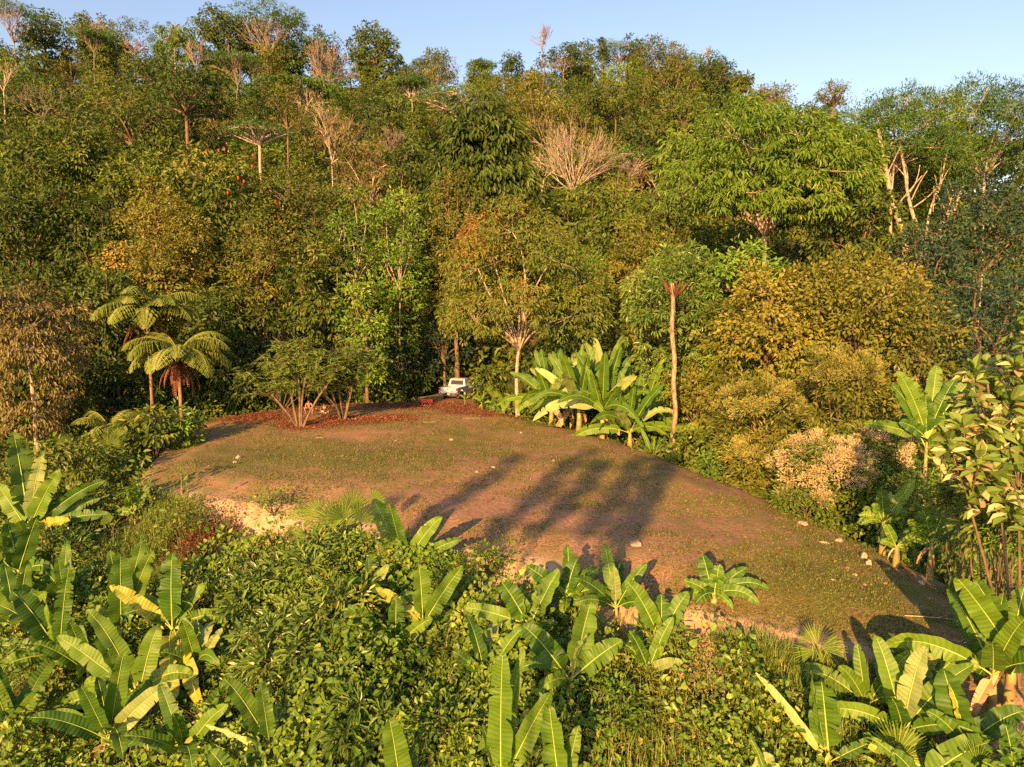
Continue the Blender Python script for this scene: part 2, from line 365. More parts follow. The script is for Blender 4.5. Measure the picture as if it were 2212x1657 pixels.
for (a, b, r1) in [(480, 895, 4.5), (600, 885, 4), (560, 905, 3), (700, 880, 4), (860, 872, 4.2), (960, 878, 3.5), (650, 920, 2.0), (745, 907, 2.2), (820, 905, 2.6), (1050, 895, 2.5), (1000, 890, 2.5)]:
    q = pl(a, b); lit = np.maximum(lit, 1 - np.hypot(X - q[0], (Y - q[1]) * .8) / r1)
lit = smooth(.1, .7, lit + .7 * (vnoise(X, Y, 1.1, 9) - .5))
grass = np.zeros(len(X))
for (a, b, r1, s) in [(600, 990, 7, .25), (900, 985, 6, .18), (1150, 1000, 5, .0), (1200, 1100, 6, -.15), (1000, 1080, 5, -.22), (1500, 1180, 5, -.1), (1850, 1260, 4, .28), (1700, 1180, 3, .1), (1000, 930, 6, .12)]:
    q = pl(a, b); grass += s * np.clip(1 - np.hypot(X - q[0], Y - q[1]) / r1, 0, 1)
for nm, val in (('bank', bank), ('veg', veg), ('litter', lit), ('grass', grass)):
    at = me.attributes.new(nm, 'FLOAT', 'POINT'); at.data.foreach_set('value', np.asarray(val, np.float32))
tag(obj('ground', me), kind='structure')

# ------------------------------------------------------------------ trees
def sph(rs, n, zmin=-1.0):
    z = rs.uniform(zmin, 1, n); a = rs.uniform(0, 2 * np.pi, n); r = np.sqrt(1 - z * z)
    return np.stack([r * np.cos(a), r * np.sin(a), z], 1)
def leaf_cluster(g, rs, cen, out, n, cr, L, W, droop, T, t0, tj=.15, flat=.6, upn=.7):
    """n leaves around each cluster centre"""
    m = len(cen); k = m * n
    c = np.repeat(cen, n, 0); o = np.repeat(out, n, 0)
    d = sph(rs, k); P = c + d * (cr * rs.random((k, 1)) ** .5) * np.array([1, 1, flat])
    A = unit(o * .6 + d * .9 + np.array([0, 0, -droop]))
    N = unit(np.array([0, 0, upn * .7]) + o * .9 + np.repeat(rs.normal(0, .22, (m, 3)), n, 0) + rs.normal(0, .24, (k, 3)))
    ti = np.repeat(t0, n) + rs.normal(0, tj, k)
    s = rs.uniform(.7, 1.25, k)
    scatter(g, T, P, A, N, L * s, W * s, np.clip(ti, 0, 1))
KIND = dict(  # leaf length, width, droop, cluster radius, leaves per cluster, coverage, template, material, bark, lobes, flat
    broad=(.34, .17, .7, .50, 12, .95, T_O, 'mid', 'bark', 11, .6),
    broaddark=(.34, .17, .7, .50, 12, .95, T_O, 'dark', 'bark', 11, .6),
    bright=(.26, .13, .2, .42, 12, .95, T_O, 'bright', 'bark', 9, .8),
    olive=(.20, .11, .3, .42, 16, 1.0, T_Q, 'olive', 'bark', 11, .7),
    yellow=(.20, .12, .5, .40, 16, 1.1, T_Q, 'yellow', 'bark', 13, .7),
    redtip=(.26, .10, .9, .42, 13, 1.05, T_O, 'redtip', 'pale', 14, .6),
    rust=(.24, .10, 1.2, .42, 13, 1.0, T_O, 'rust', 'pale', 9, .5),
    droopy=(.62, .22, 1.3, .62, 9, 1.0, T_O, 'dark', 'bark', 13, .6),
    pinnate=(.50, .13, .9, .55, 13, .85, T_O, 'pinnate', 'pale', 17, .35),
    feather=(.34, .08, .1, .62, 24, .95, T_Q, 'feather', 'pale', 19, .22),
    deep=(.22, .13, .3, .5, 14, 1.1, T_Q, 'deep', 'bark', 12, .7),  # leaf colour stands in for shade
    lance=(.32, .085, .2, .30, 12, .9, T_O, 'lance', 'bark', 14, .7),
    shrubfine=(.15, .055, .1, .26, 22, 1.1, T_Q, 'weed', 'bark', 10, .8),
)
def crown(g, gt, rs, cz, rx, ry, rz, kind, fork, trunk_r=.18, shape='dome', scale=1.0, leafs=1.0, dens=1.0, base=(0, 0), nlimb=None, tuboff=0):
    L, W, droop, cr, n, cov, T, lm, bk, nl, flat = KIND[kind]
    L *= leafs; W *= leafs; cr *= max(.8, leafs)
    lr = .42 * (rx * ry * rz) ** (1 / 3.) * (11 / nl) ** .22
    dirs = sph(rs, nl * 6, -.55)
    # spread lobes: farthest point sampling
    ch = [0]
    for _ in range(nl - 1):
        dd = np.min(((dirs[:, None] - dirs[ch][None]) ** 2).sum(-1), 1); ch.append(int(np.argmax(dd)))
    dirs = dirs[ch]
    if shape == 'cone':
        prof = lambda z: np.clip(1.05 - .75 * (z + 1) / 2, .15, 1)
        dirs[:, :2] = unit(dirs[:, :2]) * prof(dirs[:, 2])[:, None]
    if shape == 'flat':
        dirs[:, 2] = np.abs(dirs[:, 2]) * .6
    if shape == 'column':
        dirs[:, 2] = np.linspace(-1, 1, nl)
    LC = np.array([0, 0, cz]) + dirs * np.array([rx, ry, rz]) * rs.uniform(.55, .88, (nl, 1))
    LR = lr * rs.uniform(.75, 1.25, nl)
    allc = []; allo = []; allt = []
    for c, r in zip(LC, LR):
        fz = min(1., .95 * rz / max(rx, ry) + .25) if shape != 'flat' else .38
        m = int(4 * np.pi * r * r * (.35 + .65 * fz) * cov * dens / (np.pi * cr * cr) * .85)
        m = max(m, 5)
        d = sph(rs, m, -.5)
        p = c + d * r * np.array([1, 1, fz]) * rs.uniform(.72, 1.10, (m, 1))
        allc.append(p); allo.append(unit(d * np.array([1, 1, .6]) + .4 * unit(c - np.array([0, 0, cz])))); allt.append(.34 + rs.normal(0, .17) + .1 * d[:, 2])
        # limbs
        if gt is not None:
            b0 = np.array([base[0] * 0, 0, fork]); mid = curve(b0, c, (0, 0, r * .25) + rs.normal(0, .06, 3) * np.linalg.norm(c - b0), 7)
            tube(gt, mid, np.linspace(trunk_r * .55, trunk_r * .2, 7), 5)
            for q in rs.choice(m, min(m, 6), replace=False):
                tube(gt, curve(c, p[q], rs.normal(0, .05, 3) * r, 3), np.linspace(trunk_r * .16, trunk_r * .07, 3), 3)
    cen = np.concatenate(allc); o = np.concatenate(allo); t = np.concatenate([np.broadcast_to(a, (len(b),)) for a, b in zip(allt, allc)])
    leaf_cluster(g, rs, cen, o, n, cr, L, W, droop, T, t, flat=flat)
def trunk(gt, rs, h, r, lean=.04, sides=8):
    t = np.linspace(0, 1, 8)[:, None]
    wob = np.cumsum(rs.normal(0, lean * h / 8, (8, 2)), 0) * np.sin(t * np.pi)
    p = np.concatenate([wob, t * h], 1)
    rr = r * (1 - .4 * t[:, 0]); rr[0] *= 1.45; rr[1] *= 1.1
    p[0, 2] -= .6
    tube(gt, p, rr, sides)
def bare(g, rs, h, spread, fork, r0, levels=5, up=.55, rmin=.018, nmain=6, L0=None, bases=None, split=(2, 4)):
    def rec(p, d, L, r, lv):
        e = p + d * L
        b = rs.normal(0, .07, 3) * L
        tube(g, curve(p, e, b, 4), np.linspace(r, max(r * .6, rmin), 4), 4 if lv < 2 else 3)
        if lv >= levels: return
        for _ in range(rs.integers(split[0], split[1])):
            dd = unit(d + rs.normal(0, .27, 3) + np.array([0, 0, .06]))
            f = rs.uniform(.35, 1.0)
            rec(curve(p, e, b, 5)[int(f * 4)], dd, L * rs.uniform(.68, .9), max(r * .56, rmin), lv + 1)
    H = h - fork; L0 = L0 or H * .36
    for k in range(nmain):
        a = 2 * np.pi * (k + rs.random() * .6) / nmain
        sq = spread * rs.uniform(.35, 1.5); d = unit(np.array([np.cos(a) * sq, np.sin(a) * sq * .8, up * .8 + rs.random() * .3]))
        rec(np.array([0, 0, fork - .1]), d, L0, r0 * .6, 0)
ntree = [0]
def hero(name, kind, dx, top, bot, hw, Y, label, cat='tree', skirt=None, shape='dome', leafs=1.0, dens=1.0, trunk_r=.2, forkf=.0, depth=1.0, group=None, mat=None, lobes=None, bark=None, seed=None, lean=.04, base_dx=None, bx=None):
    ntree[0] += 1
    rs = np.random.default_rng(seed or (100 + ntree[0]))
    P = pt(dx, (top + bot) / 2, Y); x, y = P[0], P[1]
    zb = tz(x, y); k = Y / FD
    rx = hw * k; rz = (bot - top) / 2 * k; cz = P[2] - zb
    if base_dx is not None: pass
    g, gt = Geo(), Geo()
    fork = max(.25, cz - rz * (.75 - forkf))
    crown(g, gt, rs, cz, rx * .98, rx * depth, rz, kind, fork, trunk_r, shape, leafs=leafs, dens=dens)
    trunk(gt, rs, fork + .15, trunk_r, lean)
    K = KIND[kind]
    if skirt is None: skirt = 1.0 if group and group.startswith('trees of the forest wall') else 0
    if skirt:       # hanging vines and low branches that clothe the trunk down to the ground
        zt = cz - rz * .3; n = int(skirt * 2.2 * rx * max(zt, 1) / K[3] ** 2 * .42)
        a = rs.uniform(0, 6.28, n); zz = rs.uniform(.3, 1, n) ** .8 * zt; rr = rx * (.35 + .55 * (zz / zt) ** 1.5) * rs.uniform(.7, 1.1, n) * (.7 + .6 * vnoise(a * 3, zz, 2.0, ntree[0]))
        c = np.stack([rr * np.cos(a), rr * np.sin(a), zz], 1); L, W, dr, cr, nn_, cov, T_ = K[:7]
        leaf_cluster(g, rs, c, unit(c * [1, 1, 0] + [0, 0, .3]), nn_, cr, L * leafs, W * leafs, dr + .5, T_, .25 + .35 * vnoise(a * 4, zz, 1.5, ntree[0] + 3))
    t = thing(name, label, cat, (x, y, zb), 0, group)
    obj('trunk', gt.mesh('trunk', M[bark or K[8]], True), t); obj('crown', g.mesh('crown', M[mat or K[7]]), t)
    if 'red fruits' in label:
        for q in range(22):
            d_ = sph(rs, 1, -.8)[0]; d_[1] = -abs(d_[1]); c = np.array([0, 0, cz]) + d_ * np.array([rx, rx, rz]) * 1.02; f = Geo(); tube(f, [c, c - [0, 0, .1], c - [0, 0, .25], c - [0, 0, .36]], [.02, .09, .09, .02], 6); obj('fruit', f.mesh('fruit', M['fruit'], True), t)
    return t

# ------------------------------------------------------------------ broad-bladed leaves (banana)
def blade(P0, P1, W, rs, arch=.06, pet=.14, roll=0., fold=.35, tears=.12, tint=.4, nseg=18, name='leaf', parent=None, mat='banana', org=(0, 0, 0), rag=0.0):
    g = Geo(); P0 = np.asarray(P0, float); P1 = np.asarray(P1, float)
    ch = P1 - P0; L = np.linalg.norm(ch); d = ch / L
    view = unit(CAM - (P0 + P1) / 2 + np.array([0, 0, 4.]))
    s = unit(np.cross(d, view)); n = np.cross(s, d)
    if n[2] < -.2: n = n
    c, q = math.cos(roll), math.sin(roll)
    s, n = s * c + n * q, n * c - s * q
    up = np.array([0, 0, 1.]); bul = (up * .8 + n * .4) * L * arch
    def mid(t):
        return P0 + ch * t + bul * 4 * t * (1 - t) - up * L * .5 * arch * max(0, t - .6) ** 2 * 6
    def frame(t):
        tg = unit(mid(min(1, t + .02)) - mid(max(0, t - .02))); ss = unit(np.cross(tg, n)); return tg, -ss if ss @ s < 0 else ss
    ph = rs.random(4) * 6.28
    prof = lambda t: (min(1., (t - pet) / .16 / (1 - pet) + .02) ** .55) * (max(0., 1 - ((t - pet) / (1 - pet)) ** 5)) ** .6 * (1 - .22 * ((t - pet) / (1 - pet)))
    vs = (0.0, .5, 1.0)
    for sg in (-1, 1):
        V = []; UV = []; F = []
        def ring(t, back=0., jit=0.):
            b = len(V); tg, ss = frame(t); w = W / 2 * prof(t) + .004; m = mid(t); nn = np.cross(ss, tg); nn = nn if nn @ n > 0 else -nn
            for v in vs:
                rip = .075 * W * v * (math.sin(t * 23 + ph[0] + sg) + .6 * math.sin(t * 41 + ph[1]))
                ww = w * (1 - .18 * rag * v * abs(math.sin(t * 60 + ph[2])))
                p = m + ss * sg * v * ww * math.cos(fold) + nn * (v * w * math.sin(fold) * (1 - .7 * v * t) + rip + jit * v) - tg * back * v * v
                V.append(p); UV.append((t * L, sg * v))
            return b
        ts = np.linspace(pet, .995, nseg + 1); prev = ring(ts[0])
        for k in range(nseg):
            tear = rs.random() < tears and 1 < k < nseg - 1
            cur = ring(ts[k + 1], back=(.018 + .02 * rs.random()) * L if tear else 0, jit=rs.normal(0, .05) * W if tear else 0)
            for a in range(2):
                q4 = (prev + a, prev + a + 1, cur + a + 1, cur + a)
                F.append(q4 if sg > 0 else q4[::-1])
            prev = ring(ts[k + 1]) if tear else cur
        g.add(V, F, tint, 0, UV)
    tt = np.linspace(0, .97, 12); pts = np.array([mid(t) for t in tt]) + n * .006
    tube(g, pts, np.interp(tt, [0, pet, 1], [.028 * max(.6, W / .5), .017 * max(.6, W / .5), .004]), 4, .5, 1)
    for k in range(len(g.v)): g.v[k] = g.v[k] - np.asarray(org)
    o = obj(name, g.mesh(name, [M[mat], M['rib']], True, uvs=True), parent)
    return o
nban = [0]
def banana(base, h, leaves, label, group='banana plants on the near slope', extra=4, Y=None, cat='banana plant', stem_r=.10, name='banana_plant', dead=1):
    """base: picture point of the crown of leaves, h: its height above the soil; leaves: (tipx, tipy, width, flags)"""
    nban[0] += 1; rs = np.random.default_rng(900 + nban[0])
    B = pt(*base, Y) if Y else hit(*base, h)
    Y0 = B[1]; zb = tz(B[0], B[1]); k = Y0 / FD
    root = thing(name, label, cat, (B[0], B[1], zb), 0, group)
    org = np.array([B[0], B[1], zb])
    g = Geo(); hh = B[2] - zb
    tube(g, np.array([[0, 0, -.3], [.02, 0, hh * .5], [0, 0, hh * .95]]), [stem_r * 1.3, stem_r, stem_r * .5], 8)
    obj('stem', g.mesh('stem', M['stem'], True), root)
    Ls = []
    for lf in leaves:
        tx, ty, W = lf[:3]; fl = lf[3] if len(lf) > 3 else ''
        ln = math.hypot(tx - base[0], ty - base[1]) * k
        dYr = rs.uniform(-.25, .3) * ln
        if ty > base[1]: dYr = -abs(dYr) * .6
        T = hit(tx, ty, .5) if ty > base[1] + 15 else pt(tx, ty, Y0 + dYr)
        if ty > base[1] + 15 and np.linalg.norm(T - B) > 1.9 * ln: T = B + (T - B) * 1.9 * ln / np.linalg.norm(T - B)
        Ls.append(ln); W = W * 1.25
        st = B + np.array([rs.normal(0, .02), rs.normal(0, .02), -.12 * min(1, hh)])
        old = 'o' in fl
        blade(st, T, W * k * (Y0 + dYr / 2) / Y0, rs, arch=(.16 if ty > base[1] - 20 else .05) + rs.uniform(-.02, .03), roll=(rs.uniform(-.5, .5) if 'r' not in fl else 1.1),
              fold=.30 if 'r' not in fl else .9, pet=.10 + .10 * rs.random(), tears=.40 if 't' in fl else .14, tint=.85 if old else rs.uniform(.08, .60),
              parent=root, mat='bananapale' if 'p' in fl else 'banana', org=org, rag=.5 if 't' in fl else 0.)
    ml = np.median(Ls)
    for q in range(extra):      # leaves turned away behind or drooping in front
        a = rs.uniform(0, 2 * np.pi); el = rs.uniform(-.35, .55)
        T = B + ml * .8 * np.array([np.cos(a) * np.cos(el), abs(np.sin(a)) * np.cos(el) if el > 0 else np.sin(a) * np.cos(el), np.sin(el)])
        blade(B - np.array([0, 0, .1 * hh]), T, ml * .28, rs, arch=.16, roll=rs.uniform(-.5, .5), tears=.35, rag=.4, tint=rs.uniform(.1, .8), parent=root, org=org)
    for q in range(dead):
        a = rs.uniform(0, 2 * np.pi); T = B + np.array([np.cos(a) * .35 * ml, np.sin(a) * .35 * ml, -.75 * min(hh, ml)])
        blade(B - np.array([0, 0, .15 * hh]), T, ml * .2, rs, arch=.1, roll=rs.uniform(-1, 1), fold=.9, tears=.4, tint=rs.uniform(.3, .9), parent=root, mat='dead', org=org, name='dry_leaf', rag=1.)
    return root
def rand_banana(x, y, h, L, n, label, group, rs, W=.25, spread=1.0, name='banana_plant', z=None, cat='banana plant', elmin=-.3):
    zb = tz(x, y) if z is None else z
    root = thing(name, label, cat, (x, y, zb), 0, group); g = Geo()
    tube(g, np.array([[0, 0, -.3], [.03, 0, h * .5], [0, 0, h]]), [L * .05, L * .04, L * .02], 8); obj('stem', g.mesh('stem', M['stem'], True), root)
    B = np.array([x, y, zb + h]); org = np.array([x, y, zb])
    for q in range(n):
        a = 2.4 * q + rs.random() * .8; el = elmin + (1.35 - elmin) * ((q + .5) / n) ** .8 + rs.uniform(-.1, .1)
        l = L * rs.uniform(.75, 1.1); T = B + l * np.array([np.cos(a) * np.cos(el) * spread, np.sin(a) * np.cos(el) * spread, np.sin(el)])
        blade(B - np.array([0, 0, .12 * h]), T, l * W, rs, arch=.18 if el < .5 else .07, roll=rs.uniform(-.6, .6), mat='bananapale' if rs.random() < .14 else 'banana', tears=.25 if el < .3 else .10, tint=rs.uniform(.05, .5) + (.2 if el < .1 else 0),
              parent=root, org=org, nseg=14)
    for q in range(1):
        a = rs.uniform(0, 6.28); T = B + np.array([np.cos(a) * .3 * L, np.sin(a) * .3 * L, -.8 * h])
        blade(B - np.array([0, 0, .15 * h]), T, L * .18, rs, arch=.1, fold=.9, tears=.4, tint=.5, parent=root, mat='dead', org=org, name='dry_leaf', nseg=10)
    return root

# ------------------------------------------------------------------ fan palms
def fan(cen, main, nrm, r, rs, parent, org, stem0, nseg=28, arc=2.9, tint=.5, droop=.12, split=.6, name='fan_leaf'):
    g = Geo(); main = unit(main); nrm = unit(nrm - main * (np.asarray(nrm) @ main)); side = np.cross(main, nrm)
    cen = np.asarray(cen, float)
    def p(a, rr, up=0.): return cen + r * rr * (main * math.cos(a) + side * math.sin(a)) + nrm * (up * r) - np.array([0, 0, 1]) * droop * r * rr * rr
    for k in range(nseg):
        a0 = -arc / 2 + arc * k / nseg; a1 = a0 + arc / nseg; am = (a0 + a1) / 2
        ln = 1 - .18 * abs(am / (arc / 2)) ** 2 + rs.normal(0, .02)
        g0, g1 = a0 + .1 * (a1 - a0), a1 - .1 * (a1 - a0)
        tk = tint + (.2 if k % 2 else -.2)
        V = [p(am, .02), p(g0, split * .95, -.02), p(am, ln, -.02 - .08 * rs.random()), p(g1, split * .95, -.02), p(am, split, .025)]
        g.add(V, [(0, 4, 1)], tk + rs.normal(0, .06)); g.add(V, [(0, 3, 4)], tk + rs.normal(0, .06))
        g.add(V, [(1, 4, 2)], tk + rs.normal(0, .06)); g.add(V, [(4, 3, 2)], tk + rs.normal(0, .06))
    tube(g, curve(stem0, cen, (0, 0, .05 * np.linalg.norm(cen - stem0)), 5), np.linspace(.02, .012, 5), 4, .6)
    for k in range(len(g.v)): g.v[k] = g.v[k] - np.asarray(org)
    return obj(name, g.mesh(name, M['fan'], False), parent)
nfan = [0]
def fanpalm(base, h, leaves, label, Y=None, group='fan palms on the near slope'):
    nfan[0] += 1; rs = np.random.default_rng(1700 + nfan[0])
    B = pt(*base, Y) if Y else hit(*base, h); k = B[1] / FD; zb = tz(B[0], B[1]); org = np.array([B[0], B[1], zb])
    root = thing('fan_palm', label, 'palm', org, 0, group); g = Geo()
    tube(g, [[0, 0, -.2], [0, 0, (B[2] - zb) * .9]], [.07, .05], 6); obj('trunk', g.mesh('trunk', M['fernbark'], True), root)
    for (cx, cy, r, ang, arc) in leaves:       # centre of fan, radius and pointing angle in the picture (degrees, 90 = up)
        cen = pt(cx, cy, B[1] + rs.uniform(-.2, .2)); a = R(ang)
        main = np.array([math.cos(a), rs.uniform(-.2, .35), math.sin(a)])
        view = unit(CAM - cen + np.array([-3, 0, 5.])); nrm = unit(view + rs.normal(0, .25, 3))
        fan(cen, main, nrm, r * k, rs, root, org, B, arc=R(arc), tint=rs.uniform(.3, .6), nseg=int(arc / 6.5), droop=.05 + .12 * rs.random(), split=rs.uniform(.5, .78))
    return root

# ------------------------------------------------------------------ tree ferns
def frond(B, a, el, L, rs, parent, org, mat='fern', np_=28, pl=.27, curl=1.0, name='frond'):
    g = Geo(); t = np.linspace(0, 1, 14)
    h = np.array([math.cos(a), math.sin(a), 0.])
    ang = el - curl * 1.25 * t ** 1.3
    st = L / 13 * np.stack([h[0] * np.cos(ang), h[1] * np.cos(ang), np.sin(ang)], 1)
    pts = B + np.concatenate([np.zeros((1, 3)), np.cumsum(st[:-1], 0)])
    tube(g, pts, np.linspace(.035, .008, 14), 4, .9)
    side = np.array([-h[1], h[0], 0])
    tp = np.linspace(.14, .99, np_)
    P = np.stack([np.interp(tp, t, pts[:, k]) for k in range(3)], 1)
    tg = unit(np.stack([np.interp(tp, t, np.gradient(pts[:, k])) for k in range(3)], 1))
    nn = unit(np.cross(tg, side)); nn = np.where(nn[:, 2:3] < 0, -nn, nn)
    ln = L * pl * np.sin(np.clip((tp - .05) / .95, 0, 1) ** .7 * np.pi * .97 + .03) ** .75
    for sg in (-1, 1):
        A = unit(side * sg * 1.0 + tg * .55 + np.array([0, 0, -.5]) + rs.normal(0, .09, (np_, 3)))
        # each pinna: serrated blade in three overlapping pieces
        for q, (f0, f1, wf) in enumerate(((0, .45, 1.), (.35, .8, .85), (.7, 1.05, .6))):
            scatter(g, T_O, P + A * (ln * f0)[:, None] - np.array([0, 0, 1]) * (ln * f0 ** 2 * .25)[:, None], A + np.array([0, 0, -.22 * q]), nn, ln * (f1 - f0), L * .036 * wf, np.clip(.5 + rs.normal(0, .15, np_), 0, 1))
    for k in range(len(g.v)): g.v[k] = g.v[k] - np.asarray(org)
    return obj(name, g.mesh(name, M[mat], False), parent)
def treefern(dx, dy_crown, Y, label, L, n, rs, dead=10, lean=0., group=None, h=None):
    P = pt(dx, dy_crown, Y); zb = tz(P[0], P[1]); org = np.array([P[0], P[1], zb])
    if h is not None: P = org + np.array([0, 0, h])
    root = thing('tree_fern', label, 'tree fern', org, 0, group); hh = P[2] - zb
    g = Geo(); z = np.linspace(0, 1, 8)
    tube(g, np.stack([lean * (1 - z) * hh, 0 * z, z * hh - .2], 1), np.interp(z, [0, .5, 1], [.17, .12, .15]), 8); obj('trunk', g.mesh('trunk', M['fernbark'], True), root)
    for k in range(n):
        a = 2.399 * k; e = rs.uniform(.35, 1.05); frond(P, a, e, L * rs.uniform(.85, 1.1), rs, root, org, curl=rs.uniform(1.25, 1.75), pl=.27)
    for k in range(dead):
        a = rs.uniform(0, 6.28); frond(P - np.array([0, 0, .15]), a, -.5 - rs.random() * .5, min(L * .75, hh * .8) * rs.uniform(.5, 1), rs, root, org, mat='deadfern', curl=.75, pl=.10, np_=16, name='dead_frond')
    return root

# ------------------------------------------------------------------ far forest: prototypes, then copies
def proto(kind, look, cat, seed, H, rx, rz, shape='dome', leafs=1.45, dens=.85, mat=None, bark=None, bareT=0, r=.22):
    rs = np.random.default_rng(seed); g, gt = Geo(), Geo()
    if bareT:
        bare(gt, rs, H, .6, H * .3, r * 1.2, levels=bareT, up=.75, rmin=.03, nmain=8, L0=H * .24, split=(2, 3))
        trunk(gt, rs, H * .31, r * 1.1)
        return dict(look=look, cat=cat, trunk=gt.mesh('trunk', M['farbark'], True), crown=None, H=H)
    cz = H - rz; fork = max(1., cz - rz * .8)
    crown(g, gt, rs, cz, rx, rx, rz, kind, fork, r, shape, leafs=leafs, dens=dens); trunk(gt, rs, fork + .2, r)
    return dict(look=look, cat=cat, trunk=gt.mesh('trunk', M[bark or KIND[kind][8]], True), crown=g.mesh('crown', M[mat or KIND[kind][7]]), H=H)
PR = []
for s in (1, 2, 3): PR.append(proto('broad', 'rounded mid-green tree', 'tree', 200 + s, 12, 5.0, 4.2))
for s in (1, 2): PR.append(proto('broaddark', 'dense dark green tree', 'tree', 210 + s, 13, 4.8, 4.8))
for s in (1, 2): PR.append(proto('olive', 'olive-brown bushy tree', 'tree', 220 + s, 11, 4.6, 3.8, leafs=1.9, dens=.9))
for s in (1, 2): PR.append(proto('feather', 'flat-topped umbrella tree with pale limbs', 'tree', 230 + s, 12, 6.2, 2.0, shape='flat', leafs=1.6, dens=.9, r=.2))
for s in (1, 2): PR.append(proto('bright', 'light green bushy tree', 'tree', 240 + s, 11, 4.2, 3.6, leafs=1.7, dens=.9))
for s in (1, 2): PR.append(proto('broaddark', 'tall vine-draped tree', 'tree', 250 + s, 15, 3.0, 5.8, shape='column', mat='olive'))
for s in (1, 2): PR.append(proto('rust', 'rust-tinted sparse tree', 'tree', 260 + s, 11, 4.4, 3.2, leafs=1.7, dens=.55))
for s in (1, 2, 3): PR.append(proto('', 'leafless pinkish twiggy tree', 'bare tree', 270 + s, 13, 5, 4, bareT=4))
PW = np.array([3.2] * 3 + [3.] * 2 + [2.6] * 2 + [1.6] * 2 + [2.2] * 2 + [2.0] * 2 + [1.3] * 2 + [.16] * 3); PW /= PW.sum()
rsf = np.random.default_rng(77)
spots = []
for _ in range(30000):
    if len(spots) >= 262: break
    y = 84 + 116 * rsf.random() ** .85; u = rsf.uniform(-.86, .62); x = u * y
    sp = 6.0 + 3.8 * (y - 84) / 116
    if all((x - a) ** 2 + (y - b) ** 2 > sp * sp for a, b, *_ in spots):
        # keep the strip behind the big right-hand trees thin
        if u > .38 and y < 110: continue
        spots.append((x, y))
spots.sort(key=lambda p: p[0] / p[1])
BAND = ['on the skyline ridge', 'high on the hillside', 'halfway up the hillside', 'low on the hillside', 'at the hill foot']
def ordn(n):
    w_ = ['', 'first', 'second', 'third', 'fourth', 'fifth', 'sixth', 'seventh', 'eighth', 'ninth', 'tenth', 'eleventh', 'twelfth', 'thirteenth', 'fourteenth', 'fifteenth', 'sixteenth', 'seventeenth', 'eighteenth', 'nineteenth', 'twentieth']
    return w_[n] if n <= 20 else 'number %d' % n
cnt = {}
for x, y in spots:
    p = PR[rsf.choice(len(PR), p=PW)]
    b = 0 if y > 180 else 1 if y > 158 else 2 if y > 132 else 3 if y > 106 else 4
    key = (p['look'], b); cnt[key] = cnt.get(key, 0) + 1
    z = tz(x, y); s = rsf.uniform(.78, 1.3) * (.92 if y > 185 else 1)
    t = thing(p['cat'].replace(' ', '_'), '%s %s, %s of these from left' % (p['look'], BAND[b], ordn(cnt[key])), p['cat'], (x, y, z - .5), rsf.uniform(0, 6.28), 'trees covering the far hillside')
    t.scale = (s, s, s * rsf.uniform(.9, 1.15))
    obj('trunk', p['trunk'], t)
    if p['crown']: obj('crown', p['crown'], t)
# low growth filling the hillside between the trees
g = Geo(); n = 70000
yy = 72 + 150 * rsf.random(n); uu = rsf.uniform(-.9, .9, n); xx = uu * yy
mh = 1.0 + 3.2 * vnoise(xx, yy, 5, 11)
zz = terrain(xx, yy) + mh * rsf.uniform(.4, 1.0, n)
out = rsf.normal(0, 1, (n, 3))
scatter(g, T_Q, np.stack([xx, yy, zz], 1), unit(out + np.array([0, -.4, -.2])), np.array([0, -.35, .8]) + rsf.normal(0, .45, (n, 3)), rsf.uniform(.6, 1.1, n), rsf.uniform(.35, .6, n), np.clip(.35 + .5 * (vnoise(xx, yy, 7, 12) - .5) + rsf.normal(0, .2, n), 0, 1))
tag(obj('hillside_undergrowth', g.mesh('hillside_undergrowth', M['mid'])), 'dense mixed green undergrowth filling the hillside between the trees', 'undergrowth', kind='stuff')

# ------------------------------------------------------------------ single trees one can tell apart
def baretree(dx, dtop, dbot, hw, Y, label, seed, levels=5, nmain=6, r=.3, bark='pale', up=.9, fork=.12, cat='bare tree', rmin=.014, leaves=None, L0=.30, z0=None, split=(2, 3)):
    rs = np.random.default_rng(seed); P = pt(dx, dbot, Y); zb = tz(P[0], P[1]); k = Y / FD
    lift = max(0, P[2] - zb); H = (dbot - dtop) * k
    if Y > 120: rmin = .036; levels = min(levels, 5); nmain += 2; L0 = .36
    g = Geo(); bare(g, rs, H, hw / (dbot - dtop) * 1.0, H * fork, r * (.7 if Y < 120 else .42), levels, up, rmin, nmain, L0 * H, split=split)
    for q in range(len(g.v)): g.v[q][:, 2] += lift
    trunk(g, rs, lift + H * fork + .1, r * (.6 if Y < 120 else .42))
    if lift > 1.5:      # creepers wrapped round the lower trunk
        v = Geo(); n = int(26 * lift); zz = rs.uniform(0, 1, n) * (lift + H * .05); a = rs.uniform(0, 6.28, n); rr = (1.0 + .9 * vnoise(zz, a, 1.5, seed)) * (.5 + .016 * Y) * .6
        c = np.stack([rr * np.cos(a), rr * np.sin(a), zz], 1); leaf_cluster(v, rs, c, unit(c * [1, 1, 0] + [0, 0, .2]), 11, .6, .42, .24, .8, T_Q, .2 + .4 * vnoise(zz, a, 1.2, seed + 9))
    t = thing('bare_tree', label, cat, (P[0], P[1], zb))
    obj('trunk', g.mesh('trunk', M['farbark' if Y > 120 or bark == 'twig' else bark], True), t)
    if lift > 1.5: obj('creeper', v.mesh('creeper', M['mid']), t)
    if leaves:
        kind, top, bot, lhw, flat = leaves
        gg = Geo(); cz = pt(dx, (top + bot) / 2, Y)[2] - zb
        crown(gg, None, rs, cz, lhw * k, lhw * k, (bot - top) / 2 * k, kind, 1, .1, flat, leafs=1.6, dens=.6)
        obj('crown', gg.mesh('crown', M[KIND[kind][7]]), t)
    return t
